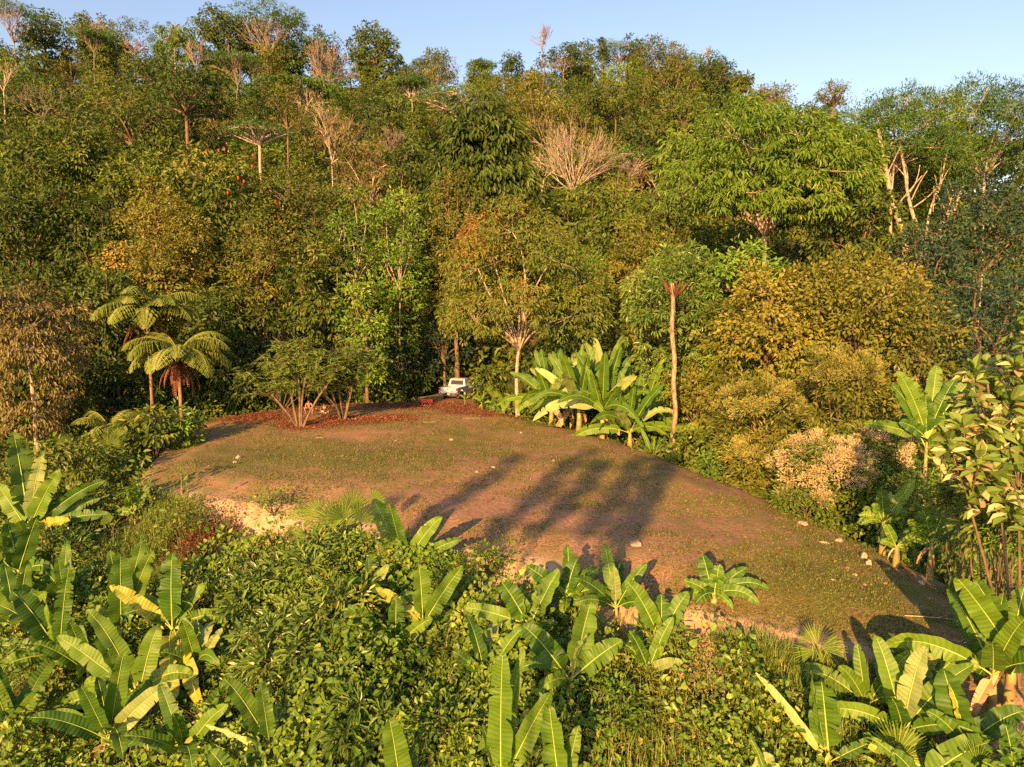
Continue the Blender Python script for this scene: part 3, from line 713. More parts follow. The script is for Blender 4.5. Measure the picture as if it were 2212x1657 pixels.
baretree(1235, 250, 415, 118, 100, 'broad fan of pale leafless branches in the middle of the forest', 1, 5, 16, .26, 'pale', .8, fork=.0, L0=.38)
baretree(1345, 320, 425, 90, 104, 'low leafless pinkish tree just right of the broad pale branch fan', 2, 5, 7, .2, 'twig', .7, fork=.04)
baretree(1170, 300, 420, 45, 98, 'narrow leafless tree just left of the broad pale branch fan', 3, 4, 5, .2, 'pale', 1.1, fork=.04)
baretree(578, 40, 135, 75, 168, 'tall skyline tree with pale spreading limbs under a thin green crown', 4, 4, 8, .55, 'pale', 1.5, fork=.12, rmin=.03, leaves=('feather', 5, 75, 78, 'flat'), cat='tree')
baretree(32, 25, 118, 52, 160, 'pale-limbed skyline tree in the upper left corner', 5, 4, 6, .5, 'pale', 1.3, fork=.25, rmin=.03, leaves=('feather', 5, 45, 55, 'flat'), cat='tree')
baretree(292, 75, 120, 58, 165, 'wide umbrella tree with pale limbs on the left skyline', 6, 4, 8, .4, 'pale', .9, fork=.05, rmin=.03, leaves=('olive', 55, 92, 62, 'flat'), cat='tree')
baretree(95, 150, 260, 85, 105, 'leafless pinkish tree sprawling above the left forest wall', 7, 5, 6, .28, 'twig', .7, fork=.05)
baretree(10, 120, 220, 35, 110, 'leafless pale tree cut by the left edge of the picture', 8, 4, 5, .26, 'pale', 1.0, fork=.2)
baretree(200, 210, 275, 65, 98, 'low leafless branches right of the sprawling pinkish tree', 9, 5, 6, .18, 'twig', .4, fork=.03)
baretree(700, 95, 190, 65, 140, 'large twiggy leafless crown below the skyline, left of centre', 10, 5, 8, .3, 'twig', 1.0, fork=.03, rmin=.035)
baretree(845, 260, 335, 60, 108, 'pinkish leafless thicket tree left of the dark broadleaf tree', 11, 5, 8, .2, 'twig', .9, fork=.02)
baretree(718, 240, 402, 62, 88, 'orange-tinted tree with a pale forked trunk above the forest wall', 12, 5, 5, .22, 'pale', .9, fork=.30, leaves=('rust', 240, 350, 62, 'dome'), cat='tree')
baretree(515, 130, 215, 50, 128, 'tree with a slim pale forked trunk on the left hillside', 13, 4, 5, .28, 'pale', .9, fork=.35, rmin=.03, leaves=('feather', 110, 165, 55, 'flat'), cat='tree')
baretree(205, 75, 150, 40, 140, 'slim pale trunk with a flat green crown on the upper left slope', 14, 4, 4, .26, 'pale', .9, fork=.45, rmin=.03, leaves=('feather', 65, 100, 42, 'flat'), cat='tree')
baretree(425, 100, 165, 40, 142, 'thin leafless tree on the upper left slope', 15, 4, 5, .26, 'pale', 1.1, fork=.3, rmin=.03)
baretree(1172, 82, 150, 22, 185, 'dead whitish tree standing alone on the skyline right of centre', 16, 4, 4, .3, 'pale', 1.7, fork=.45, rmin=.03)
baretree(1216, 120, 168, 30, 165, 'small umbrella tree with pale limbs below the dead skyline tree', 17, 4, 6, .3, 'pale', 1.0, fork=.2, rmin=.03, leaves=('broaddark', 105, 140, 40, 'flat'), cat='tree')
baretree(1527, 108, 150, 10, 172, 'bleached dead snag on the right part of the skyline', 18, 3, 3, .22, 'pale', 2.2, fork=.4, rmin=.03)
baretree(890, 180, 240, 32, 118, 'pale thin-limbed tree above the dark broadleaf tree', 19, 4, 5, .22, 'pale', 1.3, fork=.3, rmin=.035, leaves=('feather', 165, 205, 40, 'flat'), cat='tree')
baretree(655, 165, 262, 62, 112, 'green flat-crowned tree with fanned pale limbs on the middle slope', 20, 5, 6, .26, 'pale', 1.0, fork=.1, rmin=.035, leaves=('pinnate', 165, 215, 68, 'flat'), cat='tree')
baretree(1440, 360, 430, 30, 92, 'thin leafless tree in the gap left of the big pinnate tree', 21, 4, 6, .15, 'twig', 1.1, fork=.03)
baretree(1945, 330, 420, 60, 74, 'grey twiggy tree behind the leaning pale trunks', 22, 4, 6, .15, 'twig', .8, fork=.1)

FG = 'trees of the forest wall behind the clearing'
# name, kind, dx, top, bottom, half width, Y, label, options
def H(*a, **k):
    if a[6] > 140: k.setdefault('skirt', .7); k['dens'] = k.get('dens', 1) * 1.1
    if k.get('group') == FG: k['leafs'] = k.get('leafs', 1.0) * 1.35; k['dens'] = k.get('dens', 1) * 1.15
    return hero(*a, **k)
# skyline row
H('tree', 'broaddark', 475, 25, 120, 55, 172, 'round dark skyline tree left of the tall pale-limbed tree', leafs=1.9, trunk_r=.4)
H('tree', 'broaddark', 590, 30, 130, 78, 180, 'dark round crown behind the tall pale-limbed skyline tree', leafs=1.9, trunk_r=.4, dens=.7)
H('tree', 'broaddark', 810, 65, 150, 52, 172, 'round dark skyline tree right of the large twiggy crown', leafs=1.9, trunk_r=.4)
H('tree', 'broaddark', 95, 40, 115, 50, 172, 'dark bushy skyline tree beside the pale-limbed corner tree', leafs=1.9, trunk_r=.4)
H('tree', 'broad', 210, 60, 115, 40, 170, 'small rounded skyline tree left of the wide umbrella tree', leafs=1.9, trunk_r=.3)
H('tree', 'pinnate', 375, 55, 110, 38, 160, 'light green feathery tree against the sky right of the umbrella tree', leafs=1.5, dens=.5, trunk_r=.3)
H('tree', 'broad', 180, 35, 75, 16, 178, 'single small tree sticking up above the left ridge', leafs=1.8, trunk_r=.2)
H('tree', 'olive', 1425, 92, 190, 62, 168, 'big olive crown on the right part of the skyline', leafs=2.4, trunk_r=.4)
H('tree', 'broaddark', 1545, 135, 200, 36, 160, 'round dark skyline tree beneath the bleached snag', leafs=1.9, trunk_r=.4)
H('tree', 'olive', 1660, 190, 240, 48, 145, 'rust-brown rounded tree at the right end of the ridge', leafs=2.3, trunk_r=.4)
H('tree', 'broad', 1603, 158, 205, 22, 150, 'pointed green tree between the snag and the ridge end', leafs=1.8, shape='cone', trunk_r=.3)
H('tree', 'broaddark', 1268, 86, 145, 17, 178, 'slim ragged tree on the skyline, left one of the spindly group', shape='column', leafs=1.6, dens=.5, trunk_r=.2)
H('tree', 'broaddark', 1302, 84, 118, 7, 176, 'crooked vine-clad snag, middle one of the spindly skyline group', shape='column', leafs=1.4, dens=.6, trunk_r=.18)
H('tree', 'broaddark', 1370, 80, 140, 16, 176, 'slim ragged tree on the skyline, right one of the spindly group', shape='column', leafs=1.6, dens=.5, trunk_r=.2)
H('tree', 'broaddark', 1232, 88, 150, 26, 176, 'ragged dark tree on the skyline next to the dead whitish tree', leafs=1.7, dens=.6, trunk_r=.25)
H('tree', 'broaddark', 1105, 120, 160, 20, 178, 'small dark skyline tree left of the dead whitish tree', leafs=1.8, trunk_r=.25)
H('tree', 'feather', 1040, 130, 160, 30, 176, 'thin flat-topped skyline tree in the saddle of the ridge', leafs=1.8, trunk_r=.25, shape='flat')
H('tree', 'olive', 1800, 178, 240, 34, 120, 'dark tree with a brownish round crown alone above the right trees', leafs=1.8, trunk_r=.3)
# middle slope
H('umbrella_tree', 'feather', 985, 190, 260, 100, 112, 'broad bright green umbrella tree behind the dark broadleaf tree', leafs=1.3, trunk_r=.35, shape='flat')
H('umbrella_tree', 'feather', 560, 262, 320, 78, 92, 'flat light green tree just above the left forest wall', leafs=1.2, trunk_r=.3, shape='flat')
H('tree', 'broaddark', 400, 150, 260, 100, 110, 'wide dark green tree in the middle of the left slope', leafs=1.5, trunk_r=.4)
H('tree', 'broad', 290, 215, 330, 95, 96, 'wide mid-green tree above the left forest wall', leafs=1.3, trunk_r=.4)
H('tree', 'olive', 620, 180, 290, 50, 104, 'tall olive vine-covered tree in the middle slope', leafs=1.6, shape='column')
H('tree', 'broad', 1480, 210, 330, 80, 110, 'soft green tree behind the big pinnate tree', leafs=1.5, trunk_r=.4)
H('tree', 'olive', 1090, 190, 270, 60, 118, 'olive tree just right of the bright umbrella tree', leafs=1.7)
H('tree', 'broad', 1330, 190, 260, 70, 128, 'wide soft green tree above the pale branch fan', leafs=1.7)
# forest wall, upper row
H('tree', 'droopy', 1035, 232, 560, 128, 78, 'tall dark broadleaf tree with drooping glossy leaves, centre of the forest', shape='cone', trunk_r=.3, dens=1.2, group=FG)
H('tree', 'olive', 985, 365, 560, 58, 71, 'rounded olive tree in front of the tall dark broadleaf tree', trunk_r=.25, group=FG)
H('tree', 'broaddark', 880, 300, 470, 50, 84, 'very dark narrow tree left of the tall dark broadleaf tree', group=FG)
H('tree', 'broad', 130, 262, 470, 125, 80, 'leafy green tree with hanging leaves at the upper left of the forest wall', leafs=1.15, group=FG)
H('tree', 'broad', 330, 320, 520, 105, 76, 'leafy mid-green tree above the yellow-olive tree', leafs=1.1, group=FG)
H('tree', 'rust', 800, 330, 470, 90, 88, 'brownish thinly leaved tree below the pinkish thicket', leafs=1.3, dens=.7, group=FG)
H('tree', 'broad', 500, 325, 560, 100, 73, 'broad green tree with red fruits in the left forest wall', leafs=1.1, group=FG)
H('tree', 'olive', 640, 350, 560, 85, 75, 'olive-green tree left of the two bright green trees', leafs=1.3, group=FG)
H('tree', 'bright', 765, 405, 640, 52, 68, 'bright green upright tree, left one of the two behind the clearing', trunk_r=.12, group=FG, bark='pale', skirt=.6)
H('tree', 'bright', 862, 415, 650, 58, 69, 'bright green upright tree, right one of the pair behind the clearing', trunk_r=.12, group=FG, bark='pale', skirt=.6)
H('tree', 'yellow', 350, 415, 660, 105, 66, 'large yellow-olive tree smothered in vines above the tree ferns', group=FG, leafs=1.1)
H('tree', 'broad', 60, 400, 640, 110, 70, 'green tree with hanging vine curtains at the left edge', group=FG)
H('tree', 'broaddark', 210, 420, 640, 80, 72, 'dark leafy tree between the left edge tree and the yellow-olive tree', group=FG)
H('tree', 'olive', 560, 480, 700, 85, 66, 'olive leafy tree below the fruiting tree', leafs=1.2, group=FG)
H('tree', 'broad', 680, 520, 740, 70, 65, 'green tree above the pair of small trees on the clearing', group=FG)
H('tree', 'bright', 790, 580, 770, 55, 63, 'bright green low tree above the left of the pickup', group=FG)
H('tree', 'broad', 880, 560, 760, 55, 73, 'green leafy tree directly above the pickup', group=FG, skirt=.5)
H('tree', 'broaddark', 470, 620, 830, 85, 63, 'dark leafy tree right of the tree ferns', group=FG)
H('tree', 'broaddark', 600, 650, 860, 70, 64, 'dark leafy tree behind the pair of small trees', group=FG)
H('tree', 'broaddark', 230, 560, 800, 95, 62, 'dark leafy tree behind the left tree fern', group=FG)
H('tree', 'broaddark', 90, 590, 860, 110, 60, 'dark leafy tree behind the rust-tinted tree', group=FG)
H('tree', 'rust', 60, 640, 810, 120, 47, 'rust-tinted bushy tree at the left edge beside the ferns', dens=1.5, group=FG, leafs=1.0, skirt=1.6)
H('tree', 'deep', 850, 720, 850, 55, 69, 'deeply shaded low tree behind the pickup', group=FG)  # shade behind the pickup is carried by the leaf colour
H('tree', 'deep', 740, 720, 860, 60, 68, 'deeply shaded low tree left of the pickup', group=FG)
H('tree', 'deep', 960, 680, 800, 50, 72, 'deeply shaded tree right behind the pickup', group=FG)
H('tree', 'redtip', 1120, 462, 800, 165, 55, 'spreading tree with reddish leaf tips and a slim pale trunk beside the clearing', trunk_r=.20, dens=1.5, leafs=1.1, group=None)
H('tree', 'broad', 1310, 405, 600, 105, 70, 'broad green tree right of the red-tipped tree', group=FG)
H('tree', 'olive', 1400, 490, 680, 105, 62, 'olive tree between the red-tipped tree and the palm-like dead trunk', group=FG)
H('tree', 'bright', 1255, 560, 730, 60, 62, 'bright leafy tree above the banana clump', group=FG)
H('tree', 'lance', 1460, 535, 745, 115, 49, 'drooping-leaved bright tree behind the bare fern trunk', leafs=.95, trunk_r=.15, group=FG, skirt=.5, dens=.8)
H('pinnate_tree', 'pinnate', 1655, 242, 540, 222, 62, 'huge spreading tree with drooping pinnate leaves and pale limbs, right', trunk_r=.3, dens=1.35, leafs=1.1)
H('pinnate_tree', 'feather', 1930, 215, 400, 150, 68, 'tall feathery tree on pale leaning trunks at the right', trunk_r=.2, dens=1.7)
H('tree', 'broad', 2060, 300, 520, 120, 82, 'green leafy tree seen between the lit pale trunks', leafs=1.2, skirt=1)
H('tree', 'broaddark', 1900, 320, 560, 80, 80, 'dark green tree behind the leaning trunks, beside the huge pinnate tree', leafs=1.2, skirt=1)
H('tree', 'broad', 2210, 300, 560, 90, 84, 'green tree behind the feathery tree at the right edge', leafs=1.2, skirt=1)
H('pinnate_tree', 'feather', 2130, 205, 410, 130, 72, 'tall feathery tree cut by the right edge of the picture', trunk_r=.2, dens=1.7)
H('tree', 'broad', 1850, 400, 600, 100, 58, 'vine-clad green tree below the pale leaning trunks', group=FG)
H('tree', 'bright', 1600, 530, 680, 110, 48, 'fresh green low tree under the huge pinnate tree', group=FG)
H('tree', 'yellow', 1660, 580, 820, 150, 44, 'golden-olive thicket tree smothered in vines, right of the fern trunk', group=FG)
H('tree', 'yellow', 1850, 570, 800, 150, 42, 'golden-olive thicket tree smothered in vines, nearer the right edge', group=FG)
H('tree', 'olive', 1980, 640, 830, 90, 40, 'olive leafy tree above the big-leaved banana plant', group=FG)
H('tree', 'deep', 2120, 400, 620, 130, 54, 'dark bluish tree at the right edge below the feathery tree', group=FG)  # shade on these right-hand trees is put into their leaf colour
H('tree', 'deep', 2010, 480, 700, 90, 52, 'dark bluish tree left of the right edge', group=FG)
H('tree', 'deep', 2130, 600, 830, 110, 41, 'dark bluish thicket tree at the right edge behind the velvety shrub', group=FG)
# pale leaning trunks under the feathery trees
rs = np.random.default_rng(55)
for k, (x0, y0, x1, y1, Yk, lab) in enumerate([(1955, 515, 1915, 375, 64, 'thick pale trunk leaning left, leftmost of the lit trunks'), (1990, 515, 1955, 380, 65, 'pale trunk standing second from the left among the lit trunks'),
        (2000, 515, 2030, 400, 66, 'thin pale trunk in the middle of the lit trunks'), (2025, 510, 2060, 455, 64, 'short pale forked trunk, rightmost of the lit trunks')]):
    a = pt(x0, y0, Yk); b = pt(x1, y1, Yk); zb = tz(a[0], a[1]); g = Geo(); r0 = (.30, .20, .13, .22)[k]
    base = np.array([0, 0, -.3]); A = a - np.array([a[0], a[1], zb]); Bv = b - np.array([a[0], a[1], zb])
    tube(g, np.concatenate([[base], curve(A * [1, 1, .5], A, (0, 0, 0), 3)[1:], curve(A, Bv, (-.3, 0, .1), 6)[1:], [Bv + (Bv - A) * .5 + [0, 0, 1]]]), np.linspace(r0 * 1.15, r0 * .5, 9), 7)
    for q in range(5):
        st = A + (Bv - A) * (.5 + .12 * q); tube(g, curve(st, st + np.array([rs.normal(0, 1.4), rs.normal(0, .6), 2.4]), rs.normal(0, .15, 3), 5), np.linspace(r0 * .35, .04, 5), 4)
    gg = Geo(); top = Bv + (Bv - A) * .5
    cc = top + rs.normal(0, 1, (60, 3)) * np.array([1.6, 1.2, 1.0]) + np.array([0, 0, 2])
    leaf_cluster(gg, rs, cc, unit(cc - top), 18, .5, .3, .08, .1, T_Q, np.full(60, .4))
    t = thing('tree', lab, 'tree', (a[0], a[1], zb)); obj('trunk', g.mesh('trunk', M['pale'], True), t); obj('crown', gg.mesh('crown', M['feather']), t)

# understorey shrubs along the foot of the forest wall
ug = 'dark shrubs at the foot of the forest wall'
rs = np.random.default_rng(66)
where = ['at the far left', 'behind the rust-tinted tree', 'left of the tree ferns', 'behind the tree ferns', 'right of the tree ferns', 'left of the small clearing trees', 'behind the small clearing trees', 'right of the small clearing trees', 'left of the red tray', 'behind the red tray',
         'under the red-tipped tree', 'right of the red-tipped trunk', 'behind the banana clump', 'right of the banana clump', 'behind the bare fern trunk', 'under the golden-olive thicket']
for k, (dx, top, bot, hw, Yk, kd) in enumerate([(20, 780, 930, 70, 52, 'broaddark'), (120, 800, 930, 60, 52, 'broad'), (215, 770, 900, 60, 57, 'broaddark'), (330, 760, 890, 60, 60, 'broaddark'), (440, 770, 880, 45, 62, 'broad'),
        (520, 780, 875, 45, 62, 'broaddark'), (620, 790, 870, 50, 64, 'broaddark'), (780, 800, 865, 45, 66, 'broaddark'), (840, 790, 862, 30, 68, 'broad'), (890, 780, 860, 28, 71, 'broaddark'),
        (1060, 790, 880, 35, 60, 'broad'), (1170, 750, 880, 45, 57, 'broad'), (1290, 700, 860, 80, 56, 'broaddark'), (1430, 730, 900, 60, 52, 'broad'), (1500, 780, 940, 60, 47, 'yellow'), (1580, 800, 930, 60, 42, 'olive')]):
    H('shrub', kd, dx, top, bot, hw, Yk, '%s shrub %s' % ({'broaddark': 'dark leafy', 'broad': 'mid-green leafy', 'yellow': 'golden-olive', 'olive': 'olive-green'}[kd], where[k]), cat='shrub', group=ug, trunk_r=.06, skirt=1, leafs=1.3)

# red fruits on the fruiting tree are part of that crown's look; bare fern trunk with a dead brown top
P = pt(1450, 945, 43.5); zb = tz(P[0], P[1]); top = pt(1452, 612, 43.5)[2] - zb
g = Geo(); z = np.linspace(0, 1, 12); z = np.linspace(0, 1, 30); tube(g, np.stack([.16 * np.sin(z * 5) + .05 * np.sin(z * 23), .04 * np.sin(z * 17), z * top - .3 * (z == 0)], 1), np.interp(z, [0, .08, .3, 1], [.32, .20, .15, .13]) * (1 + .18 * np.sin(z * 47) * np.sin(z * 91)), 9)
t = thing('dead_tree_fern', 'tall bare fern trunk with a dead brown fringe on top, right of the banana clump', 'dead tree fern', (P[0], P[1], zb))
obj('trunk', g.mesh('trunk', M['fernpale'], True), t)
rs = np.random.default_rng(8)
for k in range(16):
    a = k * 2.4; B = np.array([P[0], P[1], zb + top - .5]); g = Geo()
    tube(g, curve([0, 0, top - .9], [math.cos(a) * .85, math.sin(a) * .85, top + .15 + rs.uniform(-.15, .1)], (0, 0, -.12), 4), [.05, .045, .035, .015], 4, .3)
    obj('dead_stalk', g.mesh('dead_stalk', M['deadfern'], True), t)

# ------------------------------------------------------------------ ground cover around the clearing
rs = np.random.default_rng(31)
def cover(name, label, T, mat, n, ylo, yhi, L, Wr, mound, dens_pow=1.6, xlo=-1, xhi=1, mask=None, lift=(.1, 1.), up=.5, seed=0, thr=None, droop=.3, tscale=1., cat=None):
    rs = np.random.default_rng(400 + seed)
    u = rs.random(n); a = 1 - dens_pow
    y = (ylo ** a + (yhi ** a - ylo ** a) * u) ** (1 / a)
    x = rs.uniform(-.86, .86, n) * y
    d = sdist(x, y); keep = d > .15 + .5 * vnoise(x, y, .8, 21) + 1.3 * smooth(.45, .62, vnoise(x, y, 2.4, 23)) * (y < 34) * (x < 12)
    if mask is not None: keep &= mask(x, y, d)
    keep &= (bankspot(x, y) < .5) | (d > 1.5)
    x, y, d = x[keep], y[keep], d[keep]; n = len(x)
    h = mound(x, y) * smooth(0, 1.8, d) + .06
    z = terrain(x, y) + h * (lift[0] + (lift[1] - lift[0]) * rs.random(n) ** .6)
    e = .25; gxx = (mound(x + e, y) - mound(x - e, y)) / (2 * e); gyy = (mound(x, y + e) - mound(x, y - e)) / (2 * e)
    nrm = unit(np.stack([-gxx, -gyy - .35, np.full(n, 1.)], 1))
    N = unit(nrm * 1.0 + np.array([0, -.35, 0]) + rs.normal(0, .42, (n, 3)))
    A = unit(rs.normal(0, 1, (n, 3)) + np.array([0, -.3, -droop]))
    s = rs.uniform(.6, 1.3, n) * (1 + .012 * np.maximum(0, y - 20)) * (.75 + .6 * vnoise(x, y, 1.5, 31))
    ti = np.clip(.38 + .55 * (vnoise(x, y, 1.9, 22 + seed) - .5) + rs.normal(0, .2, n) * tscale, 0, 1)
    g = Geo(); scatter(g, T, np.stack([x, y, z], 1), A, N, L * s, L * Wr * s, ti)
    return tag(obj(name, g.mesh(name, M[mat])), label, None, kind='stuff')
mA = lambda x, y: .25 + 2.1 * vnoise(x, y, 2.4, 13) ** 1.8 + .65 * vnoise(x, y, .8, 14)
def patch(o, lo, hi, s=2.8): return lambda x, y, d: (vnoise(x, y, s, o) > lo) & (vnoise(x, y, s, o) < hi)
grassy = lambda x, y: np.clip(1 - np.abs((x / y * FD + CX) - 1720) / 330, 0, 1) * (y < 24)
left = lambda x, y: (x / y * FD + CX) < 420
cover('vine_cover', 'tangle of heart-leaved vines covering the slope in the foreground', T_H, 'vine', 230000, 9, 34, .14, .95, mA, 1.9, mask=lambda x, y, d: (vnoise(x, y, 2.8, 40) > .40) & (rs.random(len(x)) > .75 * grassy(x, y)), seed=1)
cover('weed_cover', 'small-leaved weeds covering the slope in the foreground', T_O, 'weed', 330000, 9, 36, .085, .45, mA, 1.9, mask=lambda x, y, d: (vnoise(x, y, 2.8, 40) < .52) & (rs.random(len(x)) > .6 * grassy(x, y)), seed=2)
cover('broadleaf_cover', 'broad-leaved undergrowth around the back and sides of the clearing', T_O, 'mid', 150000, 26, 70, .22, .5, lambda x, y: mA(x, y) * 1.5, 1.5, mask=lambda x, y, d: (y > 30) | (x > 9), seed=3)
cover('bright_cover', 'bright green weeds mixed into the foreground slope', T_O, 'vine', 90000, 9, 40, .13, .5, lambda x, y: mA(x, y) * 1.15, 1.8, seed=4, mask=lambda x, y, d: vnoise(x, y, 1.6, 44) > .5)
# tall grass and reeds
def blades(name, label, x, y, h, wd, mat, rs, lean=.35, n3=True, z=None, tint=None):
    n = len(x); z = terrain(x, y) if z is None else z
    B = np.stack([x, y, z], 1); a = rs.uniform(0, 6.28, n); hd = np.stack([np.cos(a), np.sin(a), np.zeros(n)], 1)
    l = lean * h * rs.uniform(.3, 1.6, n); sd_ = np.stack([-np.sin(a), np.cos(a), np.zeros(n)], 1) * (wd / 2)[:, None]
    p1 = B + hd * (l * .3)[:, None] + np.array([0, 0, 1]) * (h * .6)[:, None]; p2 = B + hd * l[:, None] + np.array([0, 0, 1]) * (h * rs.uniform(.75, 1., n))[:, None]
    V = np.stack([B - sd_ * .6, B + sd_ * .6, p1 + sd_, p1 - sd_, p2], 1).reshape(-1, 3); k = np.arange(n) * 5
    ti = np.clip(rs.normal(.45, .2, n), 0, 1) if tint is None else tint
    g = Geo(); g.add(V, np.stack([k, k + 1, k + 2, k + 3], 1), ti); g.add(np.zeros((0, 3)), np.zeros((0, 3), int) + 0, np.zeros(0)) if False else None
    g.v.append(np.zeros((0, 3))); g.f.append(np.stack([k + 3, k + 2, k + 4], 1)); g.t.append(ti); g.m.append(np.zeros(n, int)); g.uv.append(np.zeros((0, 2)))
    return tag(obj(name, g.mesh(name, M[mat])), label, None, kind='stuff')
n = 60000; rs = np.random.default_rng(41)
y = 9 + 15 * rs.random(n) ** .8; dxp = rs.normal(1720, 170, n); x = (dxp - CX) / FD * y
d = sdist(x, y); k = (d > .35) & (vnoise(x, y, 1.4, 51) > .28)
blades('tall_grass', 'tall reedy grass on the slope below the right half of the clearing', x[k], y[k], rs.uniform(.5, 1.5, n)[k] * smooth(-.2, 1.2, d[k]), rs.uniform(.018, .035, n)[k], 'reed', rs)
n = 26000; y = 14 + 22 * rs.random(n); dxp = rs.uniform(80, 420, n); x = (dxp - CX) / FD * y; d = sdist(x, y); k = (d > .35) & (vnoise(x, y, 2.0, 52) > .5)
blades('slope_grass', 'arching green grass on the slope at the left of the clearing', x[k], y[k], rs.uniform(.5, 1.3, n)[k], rs.uniform(.02, .04, n)[k], 'reed', rs, lean=.7)
# short turf and seedlings on the clearing itself
n = 230000; y = (16 ** -.6 + (66 ** -.6 - 16 ** -.6) * rs.random(n)) ** (-1 / .6); x = rs.uniform(-.6, .9, n) * y; d = sdist(x, y)
gm = .55 * vnoise(x, y, 3.2, 61) + .45 * vnoise(x, y, .9, 62)
gq = np.zeros(n)
for (a, b, r1, s) in [(600, 990, 8, .20), (900, 985, 7, .14), (1850, 1260, 4.5, .22), (1750, 1190, 3, .08), (1000, 930, 7, .10), (1200, 1100, 6, -.10), (1000, 1090, 5, -.10)]:
    q = pl(a, b); gq += s * np.clip(1 - np.hypot(x - q[0], y - q[1]) / r1, 0, 1)
k = (d < .2) & (gm + gq + .30 * rs.random(n) > .66)
x, y = x[k], y[k]; m = len(x)
blades('short_turf', 'short patchy turf growing on the clearing', x, y, rs.uniform(.02, .055, m) * (1 + y / 60), rs.uniform(.012, .03, m) * (1 + y / 40), 'turf', rs, lean=.9)
# leaf litter at the back and under the small trees
n = 30000; P_ = []
for (a, b, r1, wgt) in [(480, 890, 4.5, 4), (600, 880, 4, 4), (560, 905, 3, 2), (700, 876, 4, 3), (860, 870, 4.2, 3), (960, 876, 3.5, 3), (650, 920, 1.8, 2), (745, 907, 2.0, 2), (830, 905, 2.6, 2), (1050, 895, 2.5, 1), (700, 915, 3, 1), (1100, 1000, 12, .6), (1600, 1180, 8, .3)]:
    q = pl(a, b); m = int(n * wgt / 30); P_.append(q + rs.normal(0, r1 * .45, (m, 2)) * [1.25, .9])
Q = np.concatenate(P_); dq = sdist(Q[:, 0], Q[:, 1]); Q = Q[dq < .6]; m = len(Q); z = terrain(Q[:, 0], Q[:, 1]) + .025
g = Geo(); scatter(g, T_Q, np.column_stack([Q, z]), rs.normal(0, 1, (m, 3)) * [1, 1, .25], np.array([0, -.25, 1]) + rs.normal(0, .35, (m, 3)), rs.uniform(.09, .22, m), rs.uniform(.05, .11, m), np.clip(rs.normal(.45, .25, m), 0, 1))
tag(obj('leaf_litter', g.mesh('leaf_litter', M['litter'])), 'reddish brown fallen leaves along the back of the clearing', None, kind='stuff')

# ------------------------------------------------------------------ two small trees on the clearing
def multistem(dx, dbase, Y, top, hw, stems, label, seed, cdx):
    rs = np.random.default_rng(seed); P = gnd(dx, dbase, 0); P = pt(dx, dbase, P[1]); zb = tz(P[0], P[1]); k = P[1] / FD
    g, gt = Geo(), Geo(); H_ = (dbase - top) * k; tips = []
    for (ox, tx, ty) in stems:
        a = np.array([ox, rs.normal(0, .12), -.1]); b = np.array([(tx - dx) * k, rs.uniform(-1.2, 1.2), (dbase - ty) * k])
        c = curve(a, b, (rs.normal(0, .12), rs.normal(0, .15), .1), 7); tube(gt, c, np.linspace(.10, .045, 7), 6)
        for q in range(9):
            f = rs.uniform(.5, 1); s = a + (b - a) * f
            e = s + np.array([rs.normal(0, .36) * hw * k, rs.normal(0, .30) * hw * k, rs.uniform(.12, .52) * H_]); e[2] = min(e[2], H_ * (1.0 - .35 * (abs(e[0]) / (hw * k)) ** 2))
            cc = curve(s, e, (rs.normal(0, .1), rs.normal(0, .1), .25), 6); tube(gt, cc, np.linspace(.035, .012, 6), 4)
            for z_ in range(5):
                f2 = rs.uniform(.4, 1); s2 = cc[int(f2 * 5)]; e2 = s2 + np.array([rs.normal(0, .8), rs.normal(0, .8), rs.uniform(-.35, .5)])
                c2 = curve(s2, e2, (0, 0, .15), 5); tube(gt, c2, np.linspace(.013, .006, 5), 3); tips += [c2[j] for j in range(1, 5)]
    tips = np.array(tips); tips = tips[(rs.random(len(tips)) > .3) & (tips[:, 2] > H_ * (.36 + .1 * rs.random(len(tips))))]
    # pinnate sprays: paired leaflets along arching twigs
    n = len(tips); m = 4
    B0 = np.repeat(tips, m, 0); A0 = unit(rs.normal(0, 1, (n * m, 3)) * [1, 1, .35] + [0, 0, -.05]); lt = rs.uniform(.35, .65, n * m)
    for q in range(7):
        f = (q + 1) / 7; Pq = B0 + A0 * (lt * f)[:, None] - np.array([0, 0, .22]) * (lt * f * f)[:, None]
        sdv_ = unit(np.cross(A0, [0, 0, 1.]))
        for sg in (-1, 1):
            scatter(g, T_Q, Pq, sdv_ * sg + A0 * .6, np.array([0, -.5, .8]) + rs.normal(0, .3, (n * m, 3)), .15, .05, np.clip(rs.normal(.45, .2, n * m), 0, 1))
    t = thing('small_tree', label, 'small tree', (P[0], P[1], zb)); obj('trunk', gt.mesh('trunk', M['bark'], True), t); obj('crown', g.mesh('crown', M['sapling']), t)
    return t
multistem(648, 922, 0, 708, 95, [(-.15, 622, 800), (.1, 675, 790), (.2, 722, 812), (0, 650, 780), (-.2, 592, 850)], 'small multi-stemmed tree on the clearing, left one of the pair', 71, 650)
multistem(741, 908, 0, 730, 85, [(-.1, 722, 830), (0, 742, 810), (.08, 752, 800), (.15, 775, 815), (-.2, 712, 850)], 'small multi-stemmed tree on the clearing, right one of the pair', 72, 745)

# ------------------------------------------------------------------ tree ferns
rs = np.random.default_rng(81)
fg = 'tree ferns left of the clearing'
treefern(318, 675, 51, 'taller tree fern at the left of the clearing with arching fronds', 4.5, 24, rs, dead=7, group=fg)
treefern(385, 765, 49, 'shorter tree fern at the right, above red-brown hanging dead fronds', 4.3, 23, rs, dead=14, group=fg)
treefern(235, 925, 42, 'low trunkless fern below the tree ferns', 2.6, 12, rs, dead=0, group=fg)

